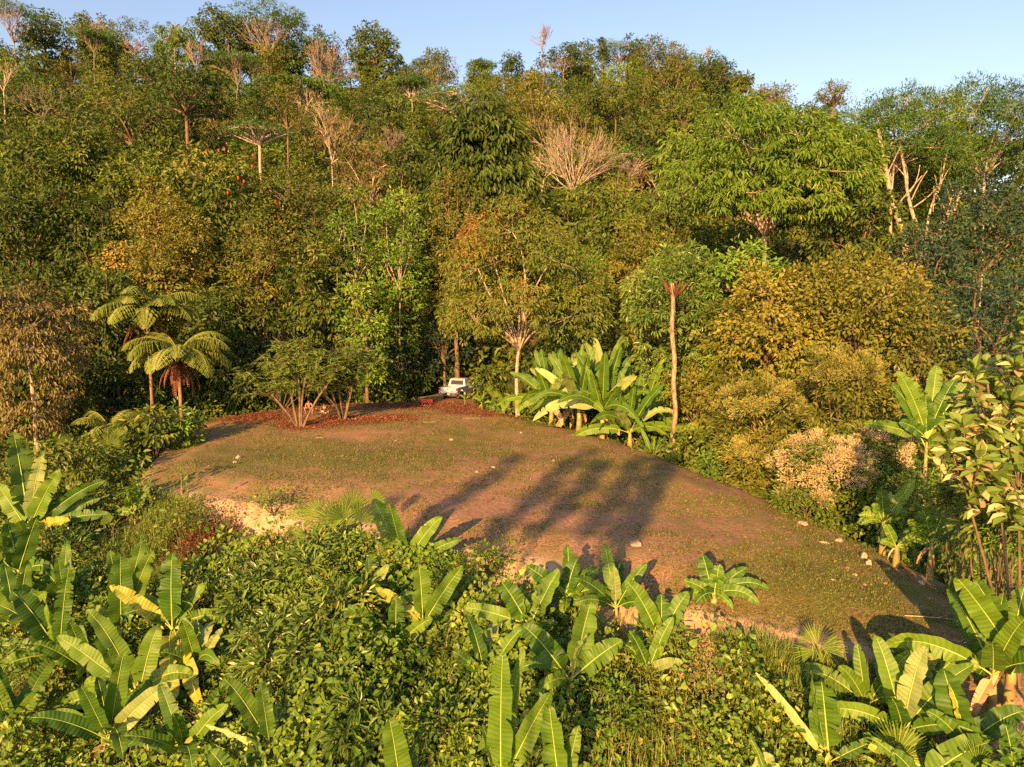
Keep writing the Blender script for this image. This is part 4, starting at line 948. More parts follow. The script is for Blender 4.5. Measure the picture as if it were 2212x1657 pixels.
# ------------------------------------------------------------------ banana plants in the foreground (tips read off the photo)
bp_ = 'banana plants on the near slope'
banana((301, 1497), 1.1, [(342, 1345, 42), (207, 1370, 42), (123, 1370, 40), (222, 1456, 44), (405, 1514, 40, 't'), (383, 1590, 40, 'o'), (322, 1625, 40, 'o'), (222, 1656, 42), (96, 1651, 42, 't'), (68, 1575, 38), (103, 1560, 36), (186, 1309, 38)], 'banana plant with a full star of leaves at lower left, behind dead leaves', dead=4)
banana((130, 1412), 1.5, [(24, 1271, 50), (-8, 1300, 46), (-25, 1392, 34), (-8, 1446, 26), (-5, 1508, 34, 't'), (150, 1216, 34, 't'), (96, 1275, 20, 'r')], 'banana plant with yellow leaf stalks near the lower left edge')
banana((373, 1353), 1.6, [(373, 1185, 48, 't'), (236, 1262, 32, 'to'), (445, 1257, 26), (452, 1421, 28, 'oo'), (441, 1545, 38, 'oto'), (375, 1585, 36, 'ot'), (402, 1290, 30), (420, 1330, 24, 'r')], 'banana plant with ragged and yellowing leaves, left foreground', dead=3)
banana((262, 1366), .9, [(260, 1192, 46), (308, 1163, 44), (330, 1182, 34), (200, 1310, 30), (236, 1182, 30), (247, 1320, 30), (280, 1300, 36)], 'banana plant with upright leaves behind the star-shaped one')
banana((62, 1142), 1.6, [(28, 927, 50, 't'), (94, 966, 30, 'tp'), (130, 1012, 32), (227, 1031, 26), (217, 1073, 28, 't'), (240, 1108, 28), (152, 1122, 26, 'to'), (-10, 1040, 34), (5, 1160, 40)], 'tall banana plant at the left edge below the ferns', dead=2)
banana((38, 1240), 1.4, [(15, 1125, 44), (82, 1108, 34), (-14, 1192, 40), (75, 1190, 38), (62, 1290, 34), (-8, 1300, 36), (115, 1225, 28)], 'banana plant under the tall one at the left edge')
banana((876, 1216), 1.0, [(806, 1074, 42), (840, 1083, 36), (885, 1124, 7, 'r'), (954, 1112, 30), (935, 1122, 28, 'p'), (999, 1161, 24), (811, 1179, 26, 'to'), (800, 1220, 26)], 'banana plant with a tight V of leaves at the front edge of the clearing')
banana((913, 1343), 1.0, [(903, 1209, 38), (999, 1220, 34), (990, 1273, 24), (907, 1281, 18, 'rp'), (812, 1268, 26, 'o'), (975, 1240, 20), (985, 1250, 24, 'o')], 'banana plant just below the V-leaved one')
banana((852, 1394), 1.0, [(855, 1286, 36), (751, 1305, 32), (840, 1333, 26), (934, 1331, 30), (749, 1408, 34), (920, 1417, 36), (831, 1525, 40, 't'), (797, 1572, 26, 'o')], 'banana plant with one long leaf hanging straight down, centre left', dead=2)
banana((1144, 1343), 1.3, [(1081, 1252, 44), (1208, 1228, 42), (1001, 1309, 32), (1130, 1290, 9, 'r'), (1180, 1350, 30)], 'banana plant with a long leaf reaching left, centre foreground')
banana((1232, 1459), 1.2, [(1127, 1345, 50), (1276, 1292, 52), (1344, 1381, 46), (1269, 1369, 30, 'rp'), (1105, 1449, 24), (1225, 1520, 30)], 'banana plant with four broad leaves in a cross, centre foreground')
banana((1224, 1285), 1.3, [(1225, 1172, 30), (1136, 1220, 34), (1249, 1199, 36), (1266, 1227, 34), (1297, 1223, 30), (1228, 1220, 22, 'p'), (1338, 1295, 24), (1250, 1260, 38), (1170, 1240, 26), (1180, 1300, 24)], 'dense banana cluster right against the front edge of the clearing', extra=5)
banana((1427, 1376), 1.2, [(1350, 1247, 38), (1428, 1280, 38), (1487, 1275, 36), (1466, 1367, 22, 'rp'), (1400, 1290, 22)], 'banana plant with three leaves like a fan on a pale stalk, right of centre', stem_r=.06)
banana((1541, 1281), .3, [(1517, 1196, 34), (1554, 1216, 28), (1613, 1225, 26), (1662, 1266, 22), (1640, 1298, 24), (1575, 1254, 26), (1476, 1252, 22), (1500, 1300, 24)], 'banana plant at the front edge, right of the pale sandy bank')
banana((1083, 1690), 1.4, [(1086, 1400, 54), (1190, 1490, 44), (1132, 1391, 28), (1040, 1560, 20)], 'banana plant with one very tall upright leaf at the bottom centre', extra=0, dead=0)
banana((1215, 1720), 1.6, [(1186, 1515, 52), (1250, 1560, 30)], 'banana plant with one pale broad leaf at the bottom edge', extra=0, dead=0)
banana((866, 1720), 1.2, [(840, 1545, 54), (900, 1600, 30)], 'banana plant half hidden behind the left young pinnate shrub', extra=0, dead=0)
banana((584, 1606), 1.0, [(482, 1459, 40), (562, 1468, 34), (590, 1523, 24, 'p'), (436, 1560, 26, 'rp'), (610, 1640, 26)], 'banana plant with a slanting leaf pair below the lance-leaved shrubs', extra=1, dead=0)
banana((520, 1700), 1.0, [(452, 1618, 42), (560, 1640, 28)], 'banana plant cut by the bottom edge, left of centre', extra=1, dead=0)
banana((1790, 1640), 1.2, [(1774, 1462, 62), (1631, 1449, 18, 'p'), (1753, 1440, 22, 'r'), (1925, 1590, 24)], 'banana plant with one huge upright leaf at the lower right', extra=0, dead=0)
banana((2186, 1400), 1.7, [(2064, 1242, 52), (2105, 1247, 48), (2214, 1258, 46), (2150, 1411, 26, 'r'), (2105, 1470, 36)], 'tall banana plant at the right edge with leaves above the clearing', extra=2)
banana((1989, 1486), .9, [(2023, 1398, 46), (1922, 1377, 28), (1985, 1369, 28, 'p'), (2102, 1385, 34), (2021, 1404, 26, 'p')], 'banana plant with pale folded leaves, lower right')
banana((2085, 1603), 1.3, [(2037, 1440, 62), (2215, 1530, 48), (2049, 1472, 22, 'o'), (2000, 1530, 30)], 'banana plant with a wide upright leaf near the lower right corner', extra=1)
banana((1985, 1680), 1.6, [(2145, 1596, 62), (1925, 1620, 36), (1880, 1590, 22)], 'banana plant sprawling along the bottom edge at the right', extra=0, dead=0)
banana((1665, 1700), 1.2, [(1650, 1622, 60, 'p'), (1620, 1590, 14)], 'banana plant with one pale rounded leaf at the bottom edge, right', extra=0, dead=0)
banana((2195, 1690), 1.5, [(2170, 1560, 50), (2260, 1600, 50), (2120, 1640, 40)], 'banana plant filling the lower right corner', extra=1)
bq = 'banana plants on the slope right of the clearing'
banana((2002, 940), 2.2, [(2023, 784, 34), (1937, 796, 28), (1955, 805, 34), (2067, 810, 26), (2095, 822, 42), (1999, 848, 28), (1925, 827, 30), (1941, 909, 26), (2037, 849, 26), (1864, 911, 24), (1985, 960, 34, 'o'), (2054, 990, 38)], 'big banana plant with a fan of stiff upright leaves at the right', group=bq, extra=2, Y=27)
banana((2090, 1040), 1.8, [(2153, 1090, 44), (2060, 1000, 34), (2150, 1000, 30), (2030, 1075, 28)], 'banana plant with a dark drooping leaf under the velvety shrub', group=bq)
banana((1908, 1124), 1.2, [(1903, 1049, 24), (1975, 1036, 24), (1950, 1070, 24), (1885, 1085, 22), (1960, 1100, 24), (1925, 1060, 22, 'p')], 'small banana plant right of the blossoming shrub', group=bq)
banana((1936, 1176), .8, [(1908, 1127, 18), (1994, 1144, 18), (1960, 1190, 18), (1900, 1170, 16)], 'low banana plant at the right rim of the clearing', group=bq)
banana((2012, 1168), 1.3, [(1989, 1090, 30), (2052, 1083, 34), (1999, 1112, 22, 'p'), (2071, 1120, 26), (2159, 1136, 30), (2112, 1143, 26), (1960, 1120, 24), (2000, 1200, 24), (2050, 1200, 26)], 'many-leaved banana plant on the shaded slope at the right', group=bq, extra=4)
banana((2075, 1215), 1.0, [(2045, 1165, 22), (2110, 1180, 24), (2140, 1200, 22), (2060, 1250, 20), (2120, 1240, 22), (2030, 1190, 20)], 'low banana plant below the many-leaved one at the right', group=bq, extra=3)
banana((2160, 1170), 1.2, [(2130, 1110, 28), (2205, 1100, 30), (2190, 1150, 26), (2120, 1170, 24), (2200, 1210, 26)], 'banana plant at the right edge above the rim of the clearing', group=bq, extra=3)
banana((2170, 1250), 1.0, [(2140, 1200, 24), (2205, 1205, 24), (2215, 1255, 22), (2130, 1250, 20)], 'low banana plant at the right edge beside the path rim', group=bq, extra=3)
banana((100, 1085), 1.2, [(150, 1060, 22), (180, 1040, 20), (80, 1000, 24)], 'small banana plant on the slope left of the sandy bank', extra=3)
banana((290, 1105), .7, [(262, 1052, 20), (284, 1045, 20), (306, 1060, 22), (320, 1050, 16), (248, 1110, 16)], 'small bright banana plant below the left sandy bank', extra=0, dead=0, stem_r=.04)
# the big clump behind the clearing
rs = np.random.default_rng(91)
cl = 'banana plants in the big clump behind the clearing'
for k, (dx, db, Yk, h, L, n, lab) in enumerate([(1190, 890, 48, 1.8, 4.1, 18, 'banana plant at the left end of the big clump'), (1250, 905, 46, 2.0, 4.4, 19, 'banana plant left of the middle of the big clump, leaves hanging to the turf'),
        (1300, 925, 44.5, 2.0, 4.2, 19, 'banana plant in the front middle of the big clump'), (1360, 930, 44, 1.9, 4.1, 18, 'banana plant at the right front of the big clump'),
        (1235, 880, 52, 3.4, 4.8, 18, 'tall banana plant at the back left of the big clump'), (1310, 880, 51, 4.2, 5.0, 18, 'tallest banana plant, back middle of the big clump'), (1390, 890, 49, 3.6, 4.6, 18, 'tall banana plant at the back right of the big clump'),
        (1410, 950, 42, .8, 1.8, 8, 'young banana plant between the big clump and the bare fern trunk')]):
    P = pt(dx, db, Yk); rand_banana(P[0], P[1], h, L, n, lab, cl, rs, W=.17, elmin=-.3, z=tz(P[0], P[1]))
sg = 'young plants beside the pickup'
for k, (dx, db, Yk, h, L, n, lab) in enumerate([(1003, 872, 60, .6, .7, 4, 'tiny seedling right behind the pickup'), (1040, 878, 58, .6, 1.0, 6, 'young banana plant beside the front door of the pickup'), (1066, 872, 63, 1.6, 2.0, 8, 'taller young banana plant right of the pickup'),
        (1085, 880, 58, 1.0, 1.9, 7, 'young banana plant left of the slim pale trunk')]):
    P = pt(dx, db, Yk); rand_banana(P[0], P[1], h, L, n, lab, sg, rs, W=.28, elmin=-.1)

# ------------------------------------------------------------------ fan palms
fanpalm((715, 1150), 1.2, [(742, 1120, 62, 95, 170), (725, 1128, 60, 130, 150), (775, 1128, 58, 60, 120), (800, 1085, 40, 25, 130), (690, 1110, 48, 150, 150), (760, 1100, 56, 75, 120), (650, 1120, 44, 100, 160), (640, 1135, 40, 250, 150), (700, 1145, 40, 220, 130), (745, 1140, 40, 110, 150)], 'large fan palm with bright split fans at the front edge of the clearing')
fanpalm((1775, 1432), 1.0, [(1770, 1400, 62, 20, 70), (1765, 1395, 60, 105, 60), (1762, 1405, 55, 190, 60), (1775, 1410, 52, 268, 60), (1785, 1408, 48, 320, 60), (1752, 1385, 34, 150, 90)], 'fan palm with pleated wedge-shaped leaves in the tall grass')
fanpalm((1915, 1665), 1.0, [(1938, 1625, 88, 88, 170), (1950, 1635, 66, 0, 100), (1900, 1650, 50, 170, 90)], 'fan palm with one big round leaf at the lower right')
fanpalm((2150, 1680), 1.2, [(2110, 1650, 60, 100, 120), (2190, 1620, 60, 80, 120)], 'fan palm partly hidden in the lower right corner')
fanpalm((540, 1480), 1.0, [(548, 1440, 44, 120, 120), (520, 1455, 36, 60, 90)], 'small fan palm among the lance-leaved shrubs')
fanpalm((70, 1590), 1.0, [(66, 1560, 44, 120, 110), (60, 1575, 46, 190, 100), (85, 1585, 40, 240, 90)], 'fan palm in the lower left corner')
fanpalm((392, 1045), .5, [(390, 1020, 20, 90, 80)], 'single-leaved young fan palm on the left sandy bank')
fanpalm((215, 1040), .8, [(135, 960, 30, 80, 150), (235, 965, 34, 60, 160), (255, 945, 30, 100, 150)], 'fan palm on the grassy slope left of the clearing')
fanpalm((242, 1140), .7, [(237, 1130, 22, 120, 130)], 'small fan palm left of the small bright banana plant')
fanpalm((1067, 875), .8, [(1064, 860, 24, 60, 100), (1058, 848, 22, 100, 90), (1075, 865, 20, 20, 90)], 'young fan palm near the pickup', Y=58, group='fan palms behind the clearing')
fanpalm((1140, 880), .9, [(1130, 870, 26, 170, 120), (1150, 872, 26, 60, 120), (1165, 880, 24, 10, 120)], 'young fan palm right of the slim pale trunk', Y=54, group='fan palms behind the clearing')
fanpalm((1480, 950), .8, [(1470, 935, 26, 100, 130), (1490, 930, 26, 60, 130), (1505, 945, 24, 20, 120)], 'small fan palm beside the bare fern trunk', Y=42, group='fan palms behind the clearing')

# ------------------------------------------------------------------ shrubs near the clearing
def mound_shrub(name, kind, dx, dy, hw, hh, label, cat='shrub', h=.8, leafs=1., dens=1., mat=None, group=None, bloom=None, Y=None, seed=0, tips=None, depth=1., nl=None):
    ntree[0] += 1; rs = np.random.default_rng(3000 + seed + ntree[0])
    P = pt(dx, dy, Y) if Y else hit(dx, dy, h); k = P[1] / FD; zb = tz(P[0], P[1]); g, gt = Geo(), Geo(); cz = max(P[2] - zb, hh * k * .9)
    crown(g, gt, rs, cz, hw * k, hw * k * depth, hh * k, kind, .15, .05, leafs=leafs, dens=dens)
    zl = cz - hh * k * .3
    if zl > .5:
        K = KIND[kind]; n = int(2.4 * hw * k * zl / K[3] ** 2 * .5); a = rs.uniform(0, 6.28, n); zz = rs.uniform(.05, 1, n) * zl; rr = hw * k * (.45 + .45 * zz / zl) * rs.uniform(.7, 1.15, n)
        c = np.stack([rr * np.cos(a), rr * np.sin(a), zz], 1); leaf_cluster(g, rs, c, unit(c * [1, 1, 0] + [0, 0, .3]), K[4], K[3] * max(.8, leafs), K[0] * leafs, K[1] * leafs, K[2] + .3, K[6], .2 + .4 * vnoise(a * 4, zz, 1.2, ntree[0]))
    t = thing(name, label, cat, (P[0], P[1], zb), 0, group)
    obj('stem', gt.mesh('stem', M['bark'], True), t); obj('foliage', g.mesh('foliage', M[mat or KIND[kind][7]]), t)
    if bloom:
        col, nb, L_, r_ = bloom; b = Geo()
        d_ = sph(rs, nb, -.1); d_[:, 1] = -np.abs(d_[:, 1]) * rs.choice([1, 1, 1, -1], nb); c = np.array([0, 0, cz]) + d_ * np.array([hw * k, hw * k * depth, hh * k]) * rs.uniform(.85, 1.08, (nb, 1))
        leaf_cluster(b, rs, c, unit(d_), 130, r_, L_ * 1.5, L_ * .62, -.3, T_Q, np.full(nb, .45), flat=.8)
        obj('blossom', b.mesh('blossom', M[col]), t)
    return t
mound_shrub('flowering_shrub', 'shrubfine', 1775, 1015, 95, 75, 'shrub covered in pinkish cream blossom at the right rim of the clearing', Y=28, leafs=1.5, dens=.8, mat='weed', bloom=('flower', 60, .07, .34))
mound_shrub('flowering_shrub', 'shrubfine', 1895, 985, 75, 55, 'smaller cream-blossomed shrub behind the larger one at the right', Y=29, leafs=1.5, dens=.8, mat='weed', bloom=('flower', 24, .07, .30))
mound_shrub('flowering_shrub', 'shrubfine', 1740, 1070, 60, 32, 'low cream-blossomed shrub touching the right rim of the clearing', Y=27.5, leafs=1.5, dens=.8, mat='weed', bloom=('flower', 12, .07, .26))
mound_shrub('budding_tree', 'shrubfine', 1818, 815, 75, 55, 'small tree with pale yellow-green flower heads on a thin trunk, right', cat='small tree', leafs=2.0, dens=.55, mat='yellow', bloom=('bud', 34, .09, .42), Y=33)
mound_shrub('budding_shrub', 'shrubfine', 1640, 880, 95, 60, 'wide bush with yellow-green flower heads right of the bare fern trunk', leafs=2.0, dens=.6, mat='olive', bloom=('bud', 36, .09, .42), Y=37)
mound_shrub('budding_shrub', 'shrubfine', 1655, 985, 80, 45, 'low olive bush with few flower heads behind the right rim', leafs=2.0, dens=.7, mat='olive', bloom=('bud', 16, .09, .36), Y=34)
mound_shrub('shrub', 'bright', 1560, 1000, 60, 30, 'low leafy green shrub behind the rim near the bare fern trunk', leafs=.8, Y=37)
mound_shrub('shrub', 'bright', 1990, 1050, 60, 45, 'leafy green shrub below the stiff-leaved banana plant', leafs=.6, Y=25)
mound_shrub('shrub', 'broad', 2120, 1110, 70, 50, 'leafy shrub with small pink flowers at the right edge', leafs=.6, Y=22)
mound_shrub('shrub', 'broad', 330, 930, 60, 45, 'big-leaved shrub at the left corner of the clearing', leafs=1.3, Y=41)
mound_shrub('shrub', 'bright', 395, 925, 35, 45, 'pale green leafy shrub beside the left corner of the clearing', leafs=1.2, Y=42)
mound_shrub('shrub', 'broad', 150, 1000, 90, 40, 'green leafy shrub on the slope below the ferns', leafs=.9, Y=34)
ls = 'lance-leaved shrubs in the foreground'
for k, (dx, dy, hw, hh, lab) in enumerate([(690, 1230, 110, 60, 'lance-leaved shrub uppermost, just under the large fan palm'), (560, 1300, 80, 60, 'lance-leaved shrub on the left side of the group'), (720, 1330, 95, 70, 'lance-leaved shrub in the middle of the group'),
        (620, 1420, 120, 75, 'lance-leaved shrub lower in the group'), (735, 1470, 90, 75, 'lance-leaved shrub lowest right of the group'), (780, 1560, 70, 60, 'lance-leaved shrub near the bottom edge')]):
    mound_shrub('lance_leaved_shrub', 'lance', dx, dy, hw, hh, lab, h=1.0, leafs=1.15, group=ls, seed=k, dens=.9)
mound_shrub('weed_shrub', 'lance', 150, 1200, 60, 45, 'sprawling lance-leaved weed between the left banana plants', h=.8, leafs=.9)
mound_shrub('young_shrub', 'bright', 1310, 1545, 90, 90, 'bright young shrub with drooping leaflets at the bottom, right of centre', h=1.3, leafs=.62, dens=.8, depth=.8)
mound_shrub('young_shrub', 'bright', 955, 1590, 85, 70, 'bright young shrub with drooping leaflets at the bottom centre', h=1.3, leafs=.62, dens=.8, mat='vine', depth=.8)
mound_shrub('young_shrub', 'bright', 470, 1120, 70, 30, 'low yellow-green weed bush under the left sandy bank', h=.5, leafs=.5, mat='weed')
mound_shrub('young_shrub', 'bright', 590, 1110, 60, 35, 'low green weed bush left of the large fan palm', h=.6, leafs=.5, mat='vine')
mound_shrub('young_shrub', 'bright', 1060, 1230, 60, 40, 'yellow-green vine heap under the middle sandy bank', h=.6, leafs=.55, mat='vine')
# palmate-leaved plant, centre left
def palmate(dx, dy, heads, label):
    rs = np.random.default_rng(int(dx)); B = hit(dx, dy, .3); k = B[1] / FD; zb = tz(B[0], B[1]); org = np.array([B[0], B[1], zb])
    t = thing('lobed_leaf_plant', label, 'plant', org); g = Geo()
    for (hx, hy, r) in heads:
        c = pt(hx, hy, B[1] + rs.uniform(-.2, .2)); tube(g, curve(B - org - [0, 0, .3], c - org, (0, 0, .05), 5), np.linspace(.015, .008, 5), 4, .6)
        l = Geo(); nrm = unit(np.array([rs.normal(0, .2), -.75, .8])); e1 = unit(np.cross(nrm, [0, 1, .2])); e2 = np.cross(nrm, e1); n = 9
        a = np.arange(n) * 2 * np.pi / n; A = e1[None] * np.cos(a)[:, None] + e2[None] * np.sin(a)[:, None] - np.array([0, 0, .15])
        scatter(l, T_O, np.repeat((c - org)[None], n, 0), A, np.repeat(nrm[None], n, 0), r * k, r * k * .42, np.clip(rs.normal(.6, .1, n), 0, 1))
        obj('lobed_leaf', l.mesh('lobed_leaf', M['vine']), t)
    obj('stem', g.mesh('stem', M['stem'], True), t)
palmate(925, 1480, [(898, 1458, 24), (942, 1438, 26), (968, 1438, 24), (898, 1500, 22), (932, 1480, 24), (915, 1418, 20)], 'plant with round many-lobed bright leaves, left of bottom centre')
# velvety big-leaved shrub at the right edge
def bigleaf(dx, dy, Y, clusters, label, Lf, name='big_leaved_shrub'):
    rs = np.random.default_rng(int(dx + dy)); B = pt(dx, dy, Y); zb = tz(B[0], B[1]); org = np.array([B[0], B[1], zb]); t = thing(name, label, 'shrub', org)
    gt, g = Geo(), Geo()
    CS = [pt(cx, cy, Y + rs.uniform(-.9, .7)) - org for (cx, cy, r) in clusters]; main = CS[::11]
    for c in main: tube(gt, curve([0, 0, -.1], c - [0, 0, .1], (.25, .3, -.2), 8), np.linspace(.05, .02, 8), 5)
    for c in CS:
        m_ = min(main, key=lambda q: np.linalg.norm(q - c)); s0 = m_ * .8
        if np.linalg.norm(m_ - c) > .01: tube(gt, curve(s0, c, (0, 0, -.1), 6), np.linspace(.018, .01, 6), 4)
        n = 24; d_ = sph(rs, n, -.4); A = d_ + np.array([0, -.1, -.1]); N = unit(np.array([0, -.5, .9]) + d_ * .6 + rs.normal(0, .25, (n, 3)))
        scatter(g, T_O, np.repeat(c[None], n, 0) + d_ * .04 - np.array([0, 0, 1]) * rs.random((n, 1)) * .3, A, N, Lf * rs.uniform(.7, 1.15, n), Lf * .52 * rs.uniform(.8, 1.1, n), np.clip(rs.choice([.3, .45, .6, .97], n, p=[.3, .3, .22, .18]) + rs.normal(0, .05, n), 0, 1))
    obj('stem', gt.mesh('stem', M['bark'], True), t); obj('foliage', g.mesh('foliage', M['bigleaf']), t)
bigleaf(2230, 1130, 14.5, [(2130, 790, 1), (2195, 790, 1), (2110, 850, 1), (2165, 850, 1), (2210, 840, 1), (2080, 900, 1), (2130, 910, 1), (2180, 905, 1), (2050, 950, 1), (2100, 960, 1), (2150, 965, 1), (2200, 960, 1), (2085, 1000, 1), (2140, 1015, 1), (2190, 1010, 1), (2215, 900, 1), (2170, 1060, 1), (2215, 1070, 1), (2060, 910, 1), (2105, 800, 1), (2140, 830, 1), (2185, 860, 1), (2065, 975, 1), (2115, 990, 1), (2165, 990, 1), (2210, 985, 1), (2150, 930, 1), (2195, 930, 1), (2110, 1040, 1), (2160, 1040, 1), (2120, 1080, 1), (2180, 1100, 1), (2225, 1120, 1), (2235, 960, 1), (2235, 850, 1), (2075, 860, 1)], 'velvety large-leaved shrub with pale leaf undersides at the right edge', .40)
bigleaf(2330, 900, 13.0, [(2225, 655, 1), (2200, 700, 1), (2235, 720, 1), (2245, 620, 1)], 'leafy twig reaching in from the right edge above the velvety shrub', .30, 'overhanging_branch')

# ------------------------------------------------------------------ stones, sticks, fallen leaves lying on the clearing
def stone(x, y, s, label, seed, flat=.55):
    rs = np.random.default_rng(seed); bm = bmesh.new(); bmesh.ops.create_icosphere(bm, subdivisions=2, radius=1)
    for v in bm.verts:
        f = 1 + .22 * math.sin(3.1 * v.co.x + seed) + .2 * math.sin(4.3 * v.co.y + 2 * seed) + rs.normal(0, .05); v.co = Vector((v.co.x * f, v.co.y * f * .8, max(-.3, v.co.z) * f * flat))
    me = bpy.data.meshes.new('stone'); bm.to_mesh(me); bm.free(); me.materials.append(M['stone'])
    o = obj('stone', me, None, (x, y, tz(x, y) + .15 * s * flat), rs.uniform(0, 6.28), s); tag(o, label, 'stone', 'stones on the clearing'); return o
M['stone'] = plain('pale_stone', (.50, .37, .26), .9, noise=.5, scale=3, spec=.2)
SL = [(515, 990, .20, 'pale lump of stone alone on the left part of the clearing'), (507, 999, .11, 'smaller stone right against the pale lump on the left'), (1030, 1020, .10, 'small stone in the middle of the clearing'), (1065, 1010, .12, 'stone in the middle of the clearing near the long shadow'),
      (1195, 995, .12, 'small stone right of the clearing middle'), (1370, 1178, .22, 'reddish stone on the front half near the bank'), (1900, 1185, .16, 'upright pale stone on the right part of the clearing'), (1865, 1208, .13, 'stone below the upright pale one'),
      (1876, 1220, .10, 'flat stone under the upright pale one'), (1775, 1172, .10, 'left one of two small stones side by side at right'), (1783, 1175, .10, 'right one of two small stones side by side at right'), (1830, 1232, .08, 'tiny pale stone in the greener patch'),
      (1845, 1242, .08, 'tiny stone just right of another in the greener patch'), (1812, 1170, .16, 'wide pale stone near the right rim'), (1735, 1132, .22, 'broad flat stone against the right rim'), (1918, 1232, .10, 'small stone near the banana plants at right'),
      (1800, 1255, .07, 'tiny reddish stone furthest forward in the greener patch'), (1685, 1078, .12, 'pale stone on the right rim of the clearing'), (975, 950, .14, 'low pale stone hump behind the middle'), (1125, 935, .12, 'stone near the big banana clump'),
      (1990, 1262, .14, 'dark reddish stone near the right edge'), (1868, 1268, .06, 'tiny round stone right of the greener patch'), (2062, 1270, .18, 'stone at the foot of the tall right banana plant'), (855, 952, .10, 'small pale stone left of the low hump')]
for k, (a, b, s, lab) in enumerate(SL):
    P = hit(a, b, 0.02); stone(P[0], P[1], s, lab, k + 1, flat=1.3 if 'upright' in lab else .55)
def stick(a, b, L, ang, label, seed, r=.02):
    rs = np.random.default_rng(seed); P = hit(a, b, .03); g = Geo(); d_ = np.array([math.cos(ang), math.sin(ang), 0]) * L / 2
    tube(g, curve(-d_, d_, (rs.normal(0, .05), rs.normal(0, .05), .02), 6), np.linspace(r, r * .5, 6), 5); tube(g, curve(d_ * .2, d_ * .6 + [0.1 * L, .12 * L, .05], (0, 0, 0), 3), [r * .6, r * .5, r * .3], 4)
    tag(obj('stick', g.mesh('stick', M['pale'], True), None, (P[0], P[1], tz(P[0], P[1]) + .04)), label, 'stick', 'sticks on the clearing')
stick(1385, 965, 2.2, -.12, 'long pale stick by the far right rim', 1, .04); stick(1020, 905, 1.4, .05, 'thin stick behind the middle of the clearing', 2); stick(930, 912, 1.1, .1, 'short stick near the litter in front of the red tray', 3)
stick(2010, 1340, 1.3, -.2, 'bent stick near the lower right end of the clearing', 4); stick(2060, 1395, .9, -.5, 'pale stick among stones at the lower right bank', 5); stick(690, 948, .6, -.1, 'small stick in front of the left small tree', 6)

# loose weed bushes scattered through the foreground tangle
rs = np.random.default_rng(131); wk = [('lance', 'low lance-leaved weed bush on the foreground slope', .8, 'lance'), ('bright', 'bright round-leaved weed bush on the foreground slope', .42, 'vine'), ('shrubfine', 'feathery small-leaved weed bush on the foreground slope', .9, 'bright'), ('broad', 'dark broad-leaved bush on the foreground slope', .5, 'mid')]
L_ = []
for _ in range(4000):
    if len(L_) >= 44: break
    dx, dy = rs.uniform(20, 2190), rs.uniform(1110, 1640); P = hit(dx, dy, .4)
    if sdist(P[0:1], P[1:2])[0] < 1.2 or any(abs(dx - a) / 90 + abs(dy - b) / 55 < 1 for a, b in L_): continue
    L_.append((dx, dy))
L_.sort(); wc = {}
for q, (dx, dy) in enumerate(L_):
    kd, lab, lf, mt = wk[rs.integers(0, 4)]; wc[kd] = wc.get(kd, 0) + 1; r_ = rs.uniform(35, 62)
    mound_shrub('weed_bush', kd, dx, dy, r_, r_ * rs.uniform(.6, 1.0), '%s, %s from the left' % (lab, ordn(wc[kd])), cat='bush', h=.35, leafs=lf, mat=mt, group='weed bushes in the foreground tangle', dens=.75, seed=q)

n = 5000; rs = np.random.default_rng(47); dxp = rs.normal(425, 38, n); y = rs.uniform(21, 29, n); x = (dxp - CX) / FD * y; d = sdist(x, y); k = (d > .8) & (vnoise(x, y, 1.2, 57) > .4)
blades('dry_brush', 'patch of dry reddish brown stems below the left sandy bank', x[k], y[k], rs.uniform(.4, 1.1, n)[k], rs.uniform(.02, .05, n)[k], 'litter', rs, lean=1.1)

n_ = 0
for k, (dx, dy, h, L, n, lab) in enumerate([(35, 1350, 1.4, 2.3, 9, 'banana plant at the far left behind the yellow-stalked one'), (190, 1450, 1.0, 2.1, 8, 'banana plant between the yellow-stalked and the star-shaped ones'), (235, 1600, 1.1, 2.3, 9, 'banana plant low in the left foreground'),
        (25, 1590, 1.2, 2.2, 8, 'banana plant in the lower left corner'), (425, 1440, .9, 1.9, 8, 'banana plant right of the ragged yellowing one'), (140, 1290, 1.2, 2.0, 8, 'banana plant behind the yellow-stalked one at left'), (400, 1640, .9, 2.0, 8, 'banana plant at the bottom edge in the left foreground'),
        (1950, 1570, 1.0, 2.0, 8, 'banana plant between the fan palms at lower right'), (2140, 1500, 1.2, 2.2, 9, 'banana plant below the tall one at the right edge'), (1870, 1530, .8, 1.8, 7, 'banana plant beside the huge upright leaf, lower right'), (1050, 1480, .8, 1.7, 7, 'banana plant left of the tall upright leaf at the bottom centre'),
        (1330, 1330, .8, 1.7, 8, 'banana plant between the dense cluster and the pale-stalked one'), (800, 1290, .8, 1.7, 7, 'banana plant among the lance-leaved shrubs, left of centre'), (1400, 1450, .7, 1.6, 6, 'banana plant in the vines right of the broad cross-leaved one')]):
    P = hit(dx, dy, h); rand_banana(P[0], P[1], h, L, n, lab, 'banana plants on the near slope', np.random.default_rng(6000 + k), W=.25, elmin=-.35)
for k, (dx, dy, Yk, r_, kd, lf, lab) in enumerate([(2150, 1130, 16.5, 70, 'broad', .55, 'leafy bush under the velvety shrub, left one'), (2215, 1160, 15.5, 70, 'bright', .5, 'leafy bush under the velvety shrub at the right edge'), (2080, 1080, 19, 60, 'broad', .6, 'leafy bush left of the velvety shrub'),
        (1880, 1060, 27, 60, 'bright', .6, 'green bush below the smaller cream-blossomed shrub'), (1960, 990, 31, 70, 'broad', .8, 'green bush behind the big stiff-leaved banana plant')]):
    mound_shrub('bush', kd, dx, dy, r_, r_ * .8, lab, cat='bush', leafs=lf, Y=Yk, group='bushes right of the clearing', seed=50 + k)
